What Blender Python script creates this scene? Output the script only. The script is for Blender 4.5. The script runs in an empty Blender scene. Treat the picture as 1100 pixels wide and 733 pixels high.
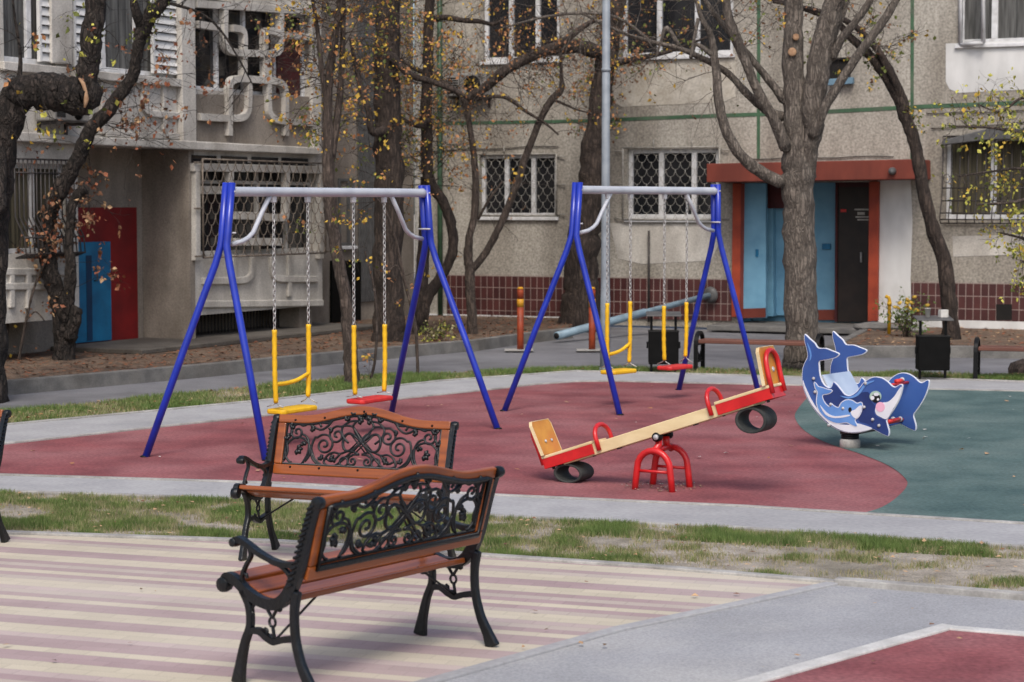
import bpy, math, random
from mathutils import Vector as V, Matrix
random.seed(7)
SC = bpy.context.scene
COL = SC.collection
PI = math.pi

# ------------------------------------------------------------------ camera geometry (photo is 1100 x 733)
CAM_H, FOC, HORIZON = 2.0, 2139.0, 222.0
PITCH = math.atan((366.5 - HORIZON) / FOC)
def ray(x, y):
    dx, dy = (x - 550) / FOC, -(y - 366.5) / FOC
    c, s = math.cos(PITCH), math.sin(PITCH)
    return V((dx, c + dy * s, -s + dy * c))
def g(x, y, z=0.0):
    r = ray(x, y); t = (z - CAM_H) / r.z
    return V((0, 0, CAM_H)) + r * t
def at(x, y, Y):
    r = ray(x, y)
    return V((0, 0, CAM_H)) + r * (Y / r.y)

class Plane:                      # a vertical plane of a building; px() turns a photo pixel into a point on it
    def __init__(self, o, u):
        self.o = V((o[0], o[1], 0)); self.u = V((u[0], u[1], 0)).normalized()
        self.n = V((self.u.y, -self.u.x, 0))
    def px(self, x, y, off=0.0):
        r = ray(x, y); o = self.o + self.n * off
        t = (o - V((0, 0, CAM_H))).dot(self.n) / r.dot(self.n)
        return V((0, 0, CAM_H)) + r * t
    def sz(self, x, y, off=0.0):
        p = self.px(x, y, off)
        return (p - self.o).dot(self.u), p.z
    def pt(self, s, z, off=0.0):
        return self.o + self.u * s + self.n * off + V((0, 0, z))

# ------------------------------------------------------------------ mesh builder
def catmull(pts, sub=4):
    if len(pts) < 3: return list(pts)
    out = []
    P = [pts[0]] + list(pts) + [pts[-1]]
    for i in range(1, len(P) - 2):
        p0, p1, p2, p3 = P[i - 1], P[i], P[i + 1], P[i + 2]
        for k in range(sub):
            t = k / sub
            out.append(tuple(0.5 * ((2 * b) + (-a + c) * t + (2 * a - 5 * b + 4 * c - d) * t * t + (-a + 3 * b - 3 * c + d) * t ** 3)
                             for a, b, c, d in zip(p0, p1, p2, p3)))
    out.append(tuple(pts[-1]))
    return out

class MB:
    def __init__(self):
        self.v, self.f, self.m, self.s = [], [], [], []
    def add(self, vs, fs, mi=0, smooth=False):
        b = len(self.v); self.v += [tuple(p) for p in vs]
        for q in fs:
            self.f.append([b + i for i in q]); self.m.append(mi); self.s.append(smooth)
    def box(self, c, size, ax=None, mi=0):
        c = V(c); ax = ax or (V((1, 0, 0)), V((0, 1, 0)), V((0, 0, 1)))
        h = [s / 2 for s in size]
        vs = [c + ax[0] * (h[0] * a) + ax[1] * (h[1] * b) + ax[2] * (h[2] * d) for d in (-1, 1) for b in (-1, 1) for a in (-1, 1)]
        self.add(vs, [(0, 2, 3, 1), (4, 5, 7, 6), (0, 1, 5, 4), (2, 6, 7, 3), (0, 4, 6, 2), (1, 3, 7, 5)], mi)
    def prism(self, front, vec, mi=0):
        n = len(front); vec = V(vec)
        vs = [V(p) for p in front] + [V(p) + vec for p in front]
        fs = [tuple(range(n)), tuple(range(2 * n - 1, n - 1, -1))]
        fs += [(i, i + n, (i + 1) % n + n, (i + 1) % n) for i in range(n)]
        self.add(vs, fs, mi)
    def tube(self, pts, r, n=8, mi=0, closed=False, rough=0.0, squash=None):
        pts = [V(p) for p in pts]; k = len(pts)
        rr = list(r) if isinstance(r, (list, tuple)) else [r] * k
        vs, fs = [], []
        nx = None
        for i, p in enumerate(pts):
            a = pts[(i - 1) % k] if (closed or i > 0) else p
            b = pts[(i + 1) % k] if (closed or i < k - 1) else p
            t = (b - a)
            t = t.normalized() if t.length > 1e-9 else V((0, 0, 1))
            if nx is None:
                nx = t.cross(V((0.13, 0.21, 1))) if abs(t.z) < .95 else t.cross(V((1, .1, 0)))
                nx.normalize()
            else:
                nx = nx - t * nx.dot(t)
                nx = nx.normalized() if nx.length > 1e-6 else t.orthogonal().normalized()
            ny = t.cross(nx)
            for j in range(n):
                an = 2 * PI * j / n
                q = rr[i] * (1 + (random.uniform(-rough, rough) if rough else 0))
                vs.append(p + nx * (math.cos(an) * q) + ny * (math.sin(an) * q))
        m = k if closed else k - 1
        for i in range(m):
            for j in range(n):
                a, b = i * n + j, i * n + (j + 1) % n
                c, d = ((i + 1) % k) * n + (j + 1) % n, ((i + 1) % k) * n + j
                fs.append((a, b, c, d))
        if not closed:
            fs.append(tuple(range(n - 1, -1, -1))); fs.append(tuple((k - 1) * n + j for j in range(n)))
        self.add(vs, fs, mi, True)
    def ribbon(self, pts, w, nrm, th, mi=0, smooth=False):
        """flat bar following pts, w wide in the plane whose normal is nrm, th thick along nrm"""
        pts = [V(p) for p in pts]; nrm = V(nrm).normalized(); k = len(pts)
        ww = list(w) if isinstance(w, (list, tuple)) else [w] * k
        vs, fs = [], []
        for i, p in enumerate(pts):
            t = (pts[min(i + 1, k - 1)] - pts[max(i - 1, 0)]).normalized()
            sd = nrm.cross(t).normalized()
            for a, b in ((1, 1), (-1, 1), (-1, -1), (1, -1)):
                vs.append(p + sd * (a * ww[i] / 2) + nrm * (b * th / 2))
        for i in range(k - 1):
            for j in range(4):
                fs.append((i * 4 + j, i * 4 + (j + 1) % 4, (i + 1) * 4 + (j + 1) % 4, (i + 1) * 4 + j))
        fs.append((3, 2, 1, 0)); fs.append(tuple((k - 1) * 4 + j for j in range(4)))
        self.add(vs, fs, mi, smooth)
    def lathe(self, prof, c, n=12, mi=0, axis=None):
        c = V(c); z = V(axis or (0, 0, 1)).normalized(); x = z.orthogonal().normalized(); y = z.cross(x)
        vs, fs = [], []
        for r, h in prof:
            for j in range(n):
                a = 2 * PI * j / n
                vs.append(c + z * h + x * (r * math.cos(a)) + y * (r * math.sin(a)))
        for i in range(len(prof) - 1):
            for j in range(n):
                fs.append((i * n + j, i * n + (j + 1) % n, (i + 1) * n + (j + 1) % n, (i + 1) * n + j))
        fs.append(tuple(range(n - 1, -1, -1))); fs.append(tuple((len(prof) - 1) * n + j for j in range(n)))
        self.add(vs, fs, mi, True)
    def slab(self, pl, poly, front, thick, mi=0):
        pts = [pl.px(x, y, front) for x, y in poly]
        self.prism(pts, pl.n * -thick, mi)
    def srect(self, pl, s0, s1, z0, z1, front, thick, mi=0):
        self.prism([pl.pt(s0, z0, front), pl.pt(s1, z0, front), pl.pt(s1, z1, front), pl.pt(s0, z1, front)], pl.n * -thick, mi)
    def build(self, name, mat, parent=None, bev=0.0, uv=None, sub=0):
        o = V((0, 0, 0))
        if parent is not None:
            p = parent
            while p is not None:
                o = o + V(p.location); p = p.parent
        me = bpy.data.meshes.new(name)
        loc, p = False, parent
        while p is not None:
            loc = loc or bool(p.get('_local', 0)); p = p.parent
        vs = self.v if loc else [tuple(V(q) - o) for q in self.v]
        me.from_pydata(vs, [], self.f)
        mats = mat if isinstance(mat, (list, tuple)) else [mat]
        for m in mats: me.materials.append(m)
        me.polygons.foreach_set('material_index', self.m)
        me.polygons.foreach_set('use_smooth', self.s)
        if uv is not None:
            L = me.uv_layers.new(name='UVMap')
            for lp in me.loops:
                q = V(self.v[lp.vertex_index])
                L.data[lp.index].uv = ((q - uv.o).dot(uv.u), q.z)
        me.update()
        ob = bpy.data.objects.new(name, me); COL.objects.link(ob)
        if parent is not None: ob.parent = parent
        if bev:
            b = ob.modifiers.new('bevel', 'BEVEL'); b.width = bev; b.segments = 2; b.limit_method = 'ANGLE'; b.angle_limit = math.radians(40)
        return ob

def tag(o, label=None, cat=None, group=None, kind=None):
    if label: o['label'] = label
    if cat: o['category'] = cat
    if group: o['group'] = group
    if kind: o['kind'] = kind
    return o
def thing(name, loc, label, cat, group=None, rz=0.0, local=False):
    o = bpy.data.objects.new(name, None); COL.objects.link(o)
    o.location = V(loc); o.rotation_euler = (0, 0, rz); o.empty_display_size = .2
    if local: o['_local'] = 1
    return tag(o, label, cat, group)
def structure(o): o['kind'] = 'structure'; return o
KIDS = {}
def copy_tree(o, parent=None):
    c = o.copy(); COL.objects.link(c)
    if parent is not None: c.parent = parent
    for ch in [x for x in bpy.data.objects if x.parent == o]:
        copy_tree(ch, c)
    return c

# ------------------------------------------------------------------ materials
def srgb(r, g_, b):
    f = lambda c: (c / 255) / 12.92 if c / 255 <= .04045 else ((c / 255 + .055) / 1.055) ** 2.4
    return (f(r), f(g_), f(b), 1)
def mat(name, c1, c2=None, scale=6.0, detail=6.0, rough=.8, bump=0.0, bscale=None, c3=None, s3=.6, lo3=.45, hi3=.7, amt3=1.0,
        stretch=None, metal=0.0, coat=0.0, spec=.4, lo=.35, hi=.65, trans=0.0, bdist=.01, wave=None, fine=0.0, fscale=60.0, uv=False, crack=0.0, cscale=18.0, cst=(1, 1, .22)):
    m = bpy.data.materials.new(name); m.use_nodes = True
    nt = m.node_tree; N, L = nt.nodes, nt.links
    bs = N['Principled BSDF']
    bs.inputs['Roughness'].default_value = rough; bs.inputs['Metallic'].default_value = metal
    bs.inputs['Coat Weight'].default_value = coat; bs.inputs['Coat Roughness'].default_value = .15
    bs.inputs['Specular IOR Level'].default_value = spec
    if trans: bs.inputs['Transmission Weight'].default_value = trans
    tc = N.new('ShaderNodeTexCoord')
    src = tc.outputs['UV' if uv else 'Object']
    if stretch:
        mp = N.new('ShaderNodeMapping'); mp.inputs['Scale'].default_value = stretch
        L.new(src, mp.inputs[0]); vec = mp.outputs[0]
    else: vec = src
    def noise(sc, v=vec, d=detail):
        n = N.new('ShaderNodeTexNoise'); n.inputs['Scale'].default_value = sc; n.inputs['Detail'].default_value = d
        L.new(v, n.inputs['Vector']); return n.outputs['Fac']
    def rng(sock, a, b):
        r = N.new('ShaderNodeMapRange'); r.inputs[1].default_value = a; r.inputs[2].default_value = b
        L.new(sock, r.inputs[0]); return r.outputs[0]
    def mix(f, a, b):
        x = N.new('ShaderNodeMix'); x.data_type = 'RGBA'
        if isinstance(f, (int, float)): x.inputs[0].default_value = f
        else: L.new(f, x.inputs[0])
        for k, q in ((6, a), (7, b)):
            if hasattr(q, 'is_linked'): L.new(q, x.inputs[k])
            else: x.inputs[k].default_value = q
        return x.outputs[2]
    m['n'] = 0
    nz = noise(scale)
    col = mix(rng(nz, lo, hi), c1, c2 if c2 else tuple(min(1, q * .72) for q in c1[:3]) + (1,))
    if c3:
        n3 = noise(s3, src, 5)
        r3 = rng(n3, lo3, hi3)
        if amt3 != 1:
            mm = N.new('ShaderNodeMath'); mm.operation = 'MULTIPLY'; mm.inputs[1].default_value = amt3
            L.new(r3, mm.inputs[0]); r3 = mm.outputs[0]
        col = mix(r3, col, c3)
    if fine:
        nf = noise(fscale, src, 2)
        x = N.new('ShaderNodeMix'); x.data_type = 'RGBA'; x.blend_type = 'MULTIPLY'; x.inputs[0].default_value = 1
        cr = N.new('ShaderNodeMapRange'); cr.inputs[1].default_value = .3; cr.inputs[2].default_value = .7
        cr.inputs[3].default_value = 1 - fine; cr.inputs[4].default_value = 1 + fine * .5; cr.clamp = True
        L.new(nf, cr.inputs[0]); L.new(col, x.inputs[6]); L.new(cr.outputs[0], x.inputs[7]); col = x.outputs[2]
    if crack:
        mp2 = N.new('ShaderNodeMapping'); mp2.inputs['Scale'].default_value = cst; L.new(tc.outputs['Object'], mp2.inputs[0])
        vo = N.new('ShaderNodeTexVoronoi'); vo.feature = 'DISTANCE_TO_EDGE'; vo.inputs['Scale'].default_value = cscale
        nn = N.new('ShaderNodeTexNoise'); nn.inputs['Scale'].default_value = cscale * .6; nn.inputs['Detail'].default_value = 4; L.new(mp2.outputs[0], nn.inputs['Vector'])
        mv = N.new('ShaderNodeMix'); mv.data_type = 'VECTOR'; mv.inputs[0].default_value = .12; L.new(mp2.outputs[0], mv.inputs[4]); L.new(nn.outputs['Color'], mv.inputs[5]); L.new(mv.outputs[1], vo.inputs['Vector'])
        rc = N.new('ShaderNodeMapRange'); rc.inputs[1].default_value = .0; rc.inputs[2].default_value = .28; rc.inputs[3].default_value = 1 - crack; rc.inputs[4].default_value = 1.08; L.new(vo.outputs['Distance'], rc.inputs[0])
        xc = N.new('ShaderNodeMix'); xc.data_type = 'RGBA'; xc.blend_type = 'MULTIPLY'; xc.inputs[0].default_value = 1; L.new(col, xc.inputs[6]); L.new(rc.outputs[0], xc.inputs[7]); col = xc.outputs[2]
    L.new(col, bs.inputs['Base Color'])
    if bump:
        b = N.new('ShaderNodeBump'); b.inputs['Strength'].default_value = bump; b.inputs['Distance'].default_value = bdist
        L.new(rc.outputs[0] if crack else noise(bscale or scale * 2), b.inputs['Height']); L.new(b.outputs[0], bs.inputs['Normal'])
    return m

S = srgb
M = {}
M['rubber_red'] = mat('rubber_red', S(142, 82, 85), S(118, 68, 72), 2.4, 9, .95, .4, 160, c3=S(156, 108, 110), s3=1.1, lo3=.42, hi3=.75, amt3=.8, fine=.27, fscale=36, spec=.25)
M['rubber_green'] = mat('rubber_green', S(86, 107, 105), S(68, 90, 90), 2.4, 9, .95, .4, 160, c3=S(110, 126, 122), s3=1.1, lo3=.42, hi3=.75, amt3=.75, fine=.25, fscale=36, spec=.25)
M['path'] = mat('path_concrete', S(164, 164, 165), S(152, 152, 154), 2.5, 8, .9, .15, 60, c3=S(136, 136, 138), s3=.45, lo3=.5, hi3=.8, amt3=.6, fine=.12, fscale=30)
M['kerb'] = mat('kerb_concrete', S(172, 170, 166), S(140, 138, 134), 6, 8, .9, .2, 40, c3=S(120, 116, 110), s3=1.2, lo3=.5, hi3=.75, amt3=.6, fine=.15)
M['kerb_white'] = mat('pale_kerb', S(198, 197, 194), S(176, 175, 172), 6, 8, .9, .2, 40, c3=S(150, 148, 144), s3=1.2, lo3=.55, hi3=.8, amt3=.6, fine=.12)
M['kerb_dark'] = mat('kerb_weathered', S(122, 120, 116), S(98, 97, 95), 5, 8, .9, .25, 40, c3=S(84, 78, 70), s3=1.5, lo3=.5, hi3=.75, amt3=.6, fine=.15)
M['asphalt'] = mat('asphalt', S(116, 116, 119), S(98, 98, 101), 2.2, 8, .88, .35, 120, c3=S(134, 134, 138), s3=.35, lo3=.45, hi3=.7, amt3=.7, fine=.22, fscale=110)
M['lot'] = mat('light_asphalt', S(160, 161, 164), S(144, 145, 148), 1.2, 9, .9, .3, 140, c3=S(182, 180, 176), s3=.7, lo3=.48, hi3=.72, amt3=.75, fine=.2, fscale=75)
M['soil'] = mat('bare_soil', S(172, 164, 152), S(138, 130, 118), 7, 8, .95, .8, 30, c3=S(96, 92, 76), s3=1.3, amt3=.6, fine=.3, fscale=80, bdist=.03)
M['bed'] = mat('bed_soil', S(118, 98, 82), S(82, 68, 57), 6, 8, .95, .9, 25, c3=S(140, 122, 102), s3=1.1, amt3=.5, fine=.35, fscale=60, bdist=.04)
M['facade'] = mat('pebble_concrete', S(173, 168, 158), S(140, 134, 124), 1.7, 9, .95, .35, 40, stretch=(1, 1, .22), c3=S(128, 120, 109), s3=.45, lo3=.48, hi3=.76, amt3=.6, fine=.36, fscale=30, spec=.2)
M['facade_pale'] = mat('faded_limewash', S(196, 191, 180), S(170, 163, 150), 4, 8, .95, .3, 40, c3=S(150, 142, 128), s3=1.6, lo3=.46, hi3=.7, amt3=.7, fine=.18, fscale=26)
M['bay_grille'] = mat('weathered_bay_grille', S(122, 112, 100), S(86, 76, 68), 14, 6, .7)
M['concrete'] = mat('old_concrete', S(200, 196, 188), S(168, 163, 155), 3.2, 9, .9, .3, 30, c3=S(112, 107, 100), s3=1.1, lo3=.52, hi3=.76, amt3=.75, stretch=(1, 1, .35), fine=.2, fscale=45)
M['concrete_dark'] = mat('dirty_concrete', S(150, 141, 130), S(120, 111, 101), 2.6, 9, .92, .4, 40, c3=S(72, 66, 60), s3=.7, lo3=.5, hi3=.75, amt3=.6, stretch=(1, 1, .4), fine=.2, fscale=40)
M['white_paint'] = mat('white_wall_paint', S(214, 214, 212), S(190, 190, 188), 2.5, 8, .7, .15, 50, c3=S(160, 158, 152), s3=1.1, lo3=.55, hi3=.8, amt3=.6, stretch=(1, 1, .4))
M['white_frame'] = mat('white_window_paint', S(214, 215, 216), S(190, 190, 190), 9, 6, .5, c3=S(150, 148, 142), s3=3, lo3=.55, hi3=.8, amt3=.5)
M['cream_grille'] = mat('cream_grille_paint', S(156, 153, 146), S(122, 118, 110), 14, 6, .55)
M['dark_iron'] = mat('dark_grille_iron', S(40, 40, 42), S(58, 50, 46), 20, 5, .5)
M['glass'] = mat('window_glass', S(28, 30, 33), S(42, 42, 44), 1.3, 4, .08, c3=S(24, 26, 30), s3=.9, spec=.6)
M['curtain'] = mat('drab_curtain', S(92, 86, 68), S(48, 46, 38), 22, 3, .9, .3, 20, stretch=(1, 1, .03))
M['lace'] = mat('pale_net_curtain', S(98, 98, 96), S(64, 64, 62), 20, 3, .9, .3, 16, stretch=(1, 1, .08))
M['green_joint'] = mat('green_sealant', S(66, 98, 72), S(52, 78, 58), 5, 7, .7, .3, 40, c3=S(110, 112, 98), s3=2.5, lo3=.5, hi3=.8, amt3=.7)
M['green_pipe'] = mat('green_pipe_paint', S(58, 86, 62), S(44, 66, 48), 6, 6, .5)
M['canopy_red'] = mat('oxide_red_paint', S(122, 56, 42), S(100, 45, 34), 3, 8, .65, .15, 30, c3=S(92, 34, 26), s3=1.4, amt3=.5, stretch=(1, 1, .4))
M['post_red'] = mat('orange_red_paint', S(160, 66, 40), S(138, 54, 34), 4, 7, .6, .1, 30, c3=S(120, 44, 30), s3=2, amt3=.5)
M['dark_red'] = mat('dark_red_wall', S(128, 22, 22), S(104, 16, 18), 3, 8, .6, .1, 30, c3=S(86, 18, 18), s3=1.3, amt3=.5)
M['sky_blue'] = mat('pale_blue_wall', S(120, 170, 196), S(102, 152, 180), 3, 7, .55, .1, 30, c3=S(86, 134, 164), s3=1.1, amt3=.5)
M['deep_blue'] = mat('blue_door_paint', S(26, 114, 156), S(20, 94, 132), 4, 7, .5, .1, 30, c3=S(14, 72, 114), s3=1.5, amt3=.5)
M['dark_blue'] = mat('dark_blue_door_recess', S(12, 56, 90), S(10, 44, 72), 4, 5, .6)
M['door_dark'] = mat('dark_steel_door', S(44, 34, 30), S(30, 24, 22), 5, 6, .45)
M['maroon'] = mat('maroon_board', S(74, 24, 26), S(58, 18, 22), 5, 6, .6)
M['paper'] = mat('pinned_paper', S(206, 204, 198), S(180, 178, 172), 12, 4, .8)
M['black_paint'] = mat('black_gloss_paint', S(9, 9, 10), S(15, 16, 17), 14, 5, .5, .05, 60, spec=.25)
M['black_sheet'] = mat('black_sheet_steel', S(9, 9, 9), S(15, 15, 15), 8, 6, .7, .05, 40, spec=.12)
M['grey_sheet'] = mat('grey_sheet_steel', S(92, 92, 92), S(74, 74, 74), 8, 6, .5)
M['iron'] = mat('bench_cast_iron', S(7, 10, 12), S(12, 17, 22), 18, 6, .34, .35, 60, spec=.45)
M['wood'] = mat('varnished_wood', S(150, 80, 32), S(116, 58, 23), 14, 8, .34, .15, 40, c3=S(96, 46, 26), s3=2.6, lo3=.45, hi3=.75, amt3=.55, stretch=(.1, 1.8, 1.8), coat=.3)
M['bench_wood'] = mat('red_brown_plank', S(116, 74, 60), S(90, 57, 48), 10, 8, .55, .1, 30, stretch=(.15, 2, 2))
M['swing_blue'] = mat('blue_powder_coat', S(30, 54, 172), S(24, 44, 150), 6, 4, .3, coat=.3)
M['swing_grey'] = mat('pale_grey_powder_coat', S(186, 190, 196), S(172, 176, 184), 6, 4, .35, coat=.2)
M['chain'] = mat('galvanised_chain', S(196, 196, 194), S(150, 150, 148), 40, 4, .35, metal=.35)
M['yellow'] = mat('yellow_plastic', S(236, 190, 36), S(220, 170, 24), 12, 5, .45, .05, 40, c3=S(190, 150, 40), s3=6, lo3=.55, hi3=.8, amt3=.4)
M['red_plastic'] = mat('red_plastic', S(214, 56, 52), S(190, 44, 44), 12, 5, .45, .05, 40)
M['seesaw_red'] = mat('red_steel_paint', S(206, 34, 36), S(182, 26, 30), 8, 5, .35, coat=.3)
M['cream_board'] = mat('cream_edge_board', S(226, 206, 164), S(206, 182, 138), 9, 6, .55, .05, 40, stretch=(.3, 1, 1), c3=S(180, 152, 110), s3=3, lo3=.55, hi3=.8, amt3=.5)
M['tan_board'] = mat('orange_ply', S(204, 144, 62), S(184, 120, 48), 8, 7, .5, .05, 40, c3=S(210, 124, 70), s3=4, amt3=.5)
M['box_blue'] = mat('dull_blue_box', S(112, 142, 160), S(92, 120, 138), 6, 5, .6)
M['dirty_paving'] = mat('dirty_paving', S(104, 99, 92), S(80, 75, 69), 3, 8, .95, .3, 40, c3=S(66, 60, 54), s3=.9, amt3=.6, fine=.25, fscale=40)
M['tyre'] = mat('tyre_rubber', S(40, 42, 42), S(58, 60, 58), 12, 6, .75, .3, 50)
M['cap'] = mat('grey_bolt_cap', S(190, 190, 192), S(160, 160, 162), 8, 3, .35)
M['whale_blue'] = mat('blue_panel', S(60, 94, 160), S(46, 76, 140), 2.5, 4, .35, coat=.3)
M['whale_dark'] = mat('dark_blue_panel', S(32, 50, 102), S(40, 64, 122), 4, 3, .4, coat=.2)
M['whale_light'] = mat('light_blue_panel', S(106, 152, 214), S(84, 132, 200), 4, 3, .4, coat=.2)
M['whale_white'] = mat('white_panel', S(224, 226, 232), S(206, 210, 220), 4, 4, .45, coat=.2)
M['seat_panel'] = mat('pale_blue_grey_panel', S(178, 192, 210), S(160, 176, 198), 5, 4, .45)
M['whale_pink'] = mat('pink_panel', S(232, 178, 200), S(222, 164, 190), 4, 3, .45)
M['whale_green'] = mat('pale_green_panel', S(170, 196, 180), S(150, 180, 170), 4, 3, .45)
M['whale_black'] = mat('black_panel', S(18, 20, 24), S(26, 28, 32), 4, 3, .35)
M['lamp_pole'] = mat('grey_lamp_paint', S(140, 148, 156), S(120, 128, 136), 7, 6, .5, .08, 40, c3=S(104, 108, 112), s3=2, amt3=.4)
M['pipe_blue'] = mat('pale_blue_pole_paint', S(134, 158, 172), S(112, 134, 148), 6, 7, .5, .1, 30, c3=S(96, 104, 106), s3=2.5, amt3=.5)
M['bollard'] = mat('rust_orange_paint', S(162, 70, 36), S(132, 54, 30), 8, 6, .55, c3=S(104, 48, 34), s3=5, amt3=.5)
M['bollard_yellow'] = mat('yellow_band_paint', S(206, 150, 34), S(186, 130, 30), 8, 6, .5)
M['gas_yellow'] = mat('yellow_gas_paint', S(200, 156, 28), S(180, 136, 24), 8, 6, .5)
M['ac'] = mat('grey_ac_casing', S(140, 138, 134), S(112, 110, 106), 6, 6, .6)
M['dark_void'] = mat('dark_interior', S(30, 27, 25), S(22, 20, 19), 4, 3, .9)
M['bark_grey'] = mat('grey_bark', S(122, 113, 104), S(92, 84, 77), 14, 8, .95, .9, 30, c3=S(142, 134, 124), s3=5, lo3=.5, hi3=.75, amt3=.4, stretch=(1, 1, .35), bdist=.02, crack=.5, cscale=26, fine=.25, fscale=40)
M['bark_brown'] = mat('brown_bark', S(98, 86, 78), S(68, 59, 53), 14, 8, .95, .9, 30, c3=S(108, 97, 88), s3=5, lo3=.5, hi3=.75, amt3=.4, stretch=(1, 1, .35), bdist=.02, crack=.5, cscale=24, fine=.25, fscale=40)
M['bark_dark'] = mat('dark_bark', S(76, 65, 58), S(50, 42, 38), 12, 8, .95, .9, 30, c3=S(86, 75, 67), s3=5, lo3=.5, hi3=.75, amt3=.4, stretch=(1, 1, .35), bdist=.02, crack=.5, cscale=20, fine=.25, fscale=40)
M['bark_black'] = mat('blackish_bark', S(66, 58, 53), S(34, 29, 26), 18, 8, .95, 1.2, 24, c3=S(92, 84, 76), s3=4, lo3=.52, hi3=.75, amt3=.4, stretch=(1, 1, .4), bdist=.03, crack=.55, cscale=20, cst=(1, 1, .4), fine=.25, fscale=40)
M['cut_wood'] = mat('fresh_cut_wood', S(170, 138, 108), S(132, 100, 74), 14, 5, .8)
for nm, a, b in (('leaf_yellow', (200, 166, 66), (172, 140, 52)), ('leaf_orange', (170, 120, 78), (146, 100, 64)), ('leaf_brown', (128, 90, 64), (104, 72, 52)),
                 ('leaf_green', (104, 112, 50), (84, 92, 40)), ('leaf_lime', (186, 182, 84), (162, 158, 68)), ('leaf_rust', (146, 88, 60), (118, 70, 48)), ('leaf_pale', (190, 158, 120), (160, 128, 96)),
                 ('grass_a', (100, 120, 60), (80, 102, 48)), ('grass_b', (124, 132, 80), (104, 112, 66)), ('grass_c', (156, 148, 112), (134, 126, 96))):
    M[nm] = mat(nm, S(*a), S(*b), 6, 3, .7)
# ------------------------------------------------------------------ two materials with a layout of their own
def tile_mat():
    m = mat('plinth_tiles', S(92, 46, 42), S(74, 36, 34), 3, 5, .35, spec=.5)
    nt = m.node_tree; N, L = nt.nodes, nt.links
    tc = N.new('ShaderNodeTexCoord'); br = N.new('ShaderNodeTexBrick')
    br.offset = 0.0; br.inputs['Scale'].default_value = 1.0
    br.inputs['Brick Width'].default_value = .118; br.inputs['Row Height'].default_value = .2; br.inputs['Mortar Size'].default_value = .006
    br.inputs['Color1'].default_value = S(84, 48, 46); br.inputs['Color2'].default_value = S(66, 38, 38); br.inputs['Mortar'].default_value = S(144, 128, 122)
    L.new(tc.outputs['UV'], br.inputs['Vector'])
    x = N.new('ShaderNodeMix'); x.data_type = 'RGBA'; x.blend_type = 'MULTIPLY'; x.inputs[0].default_value = 1
    n = N.new('ShaderNodeTexNoise'); n.inputs['Scale'].default_value = 2.2; n.inputs['Detail'].default_value = 7
    r = N.new('ShaderNodeMapRange'); r.inputs[1].default_value = .3; r.inputs[2].default_value = .7; r.inputs[3].default_value = .65; r.inputs[4].default_value = 1.15
    L.new(tc.outputs['Object'], n.inputs['Vector']); L.new(n.outputs['Fac'], r.inputs[0])
    L.new(br.outputs['Color'], x.inputs[6]); L.new(r.outputs[0], x.inputs[7])
    L.new(x.outputs[2], N['Principled BSDF'].inputs['Base Color'])
    return m
M['tiles'] = tile_mat()
STRIPE = V((4.86, -1.62, 0)).normalized()
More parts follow.
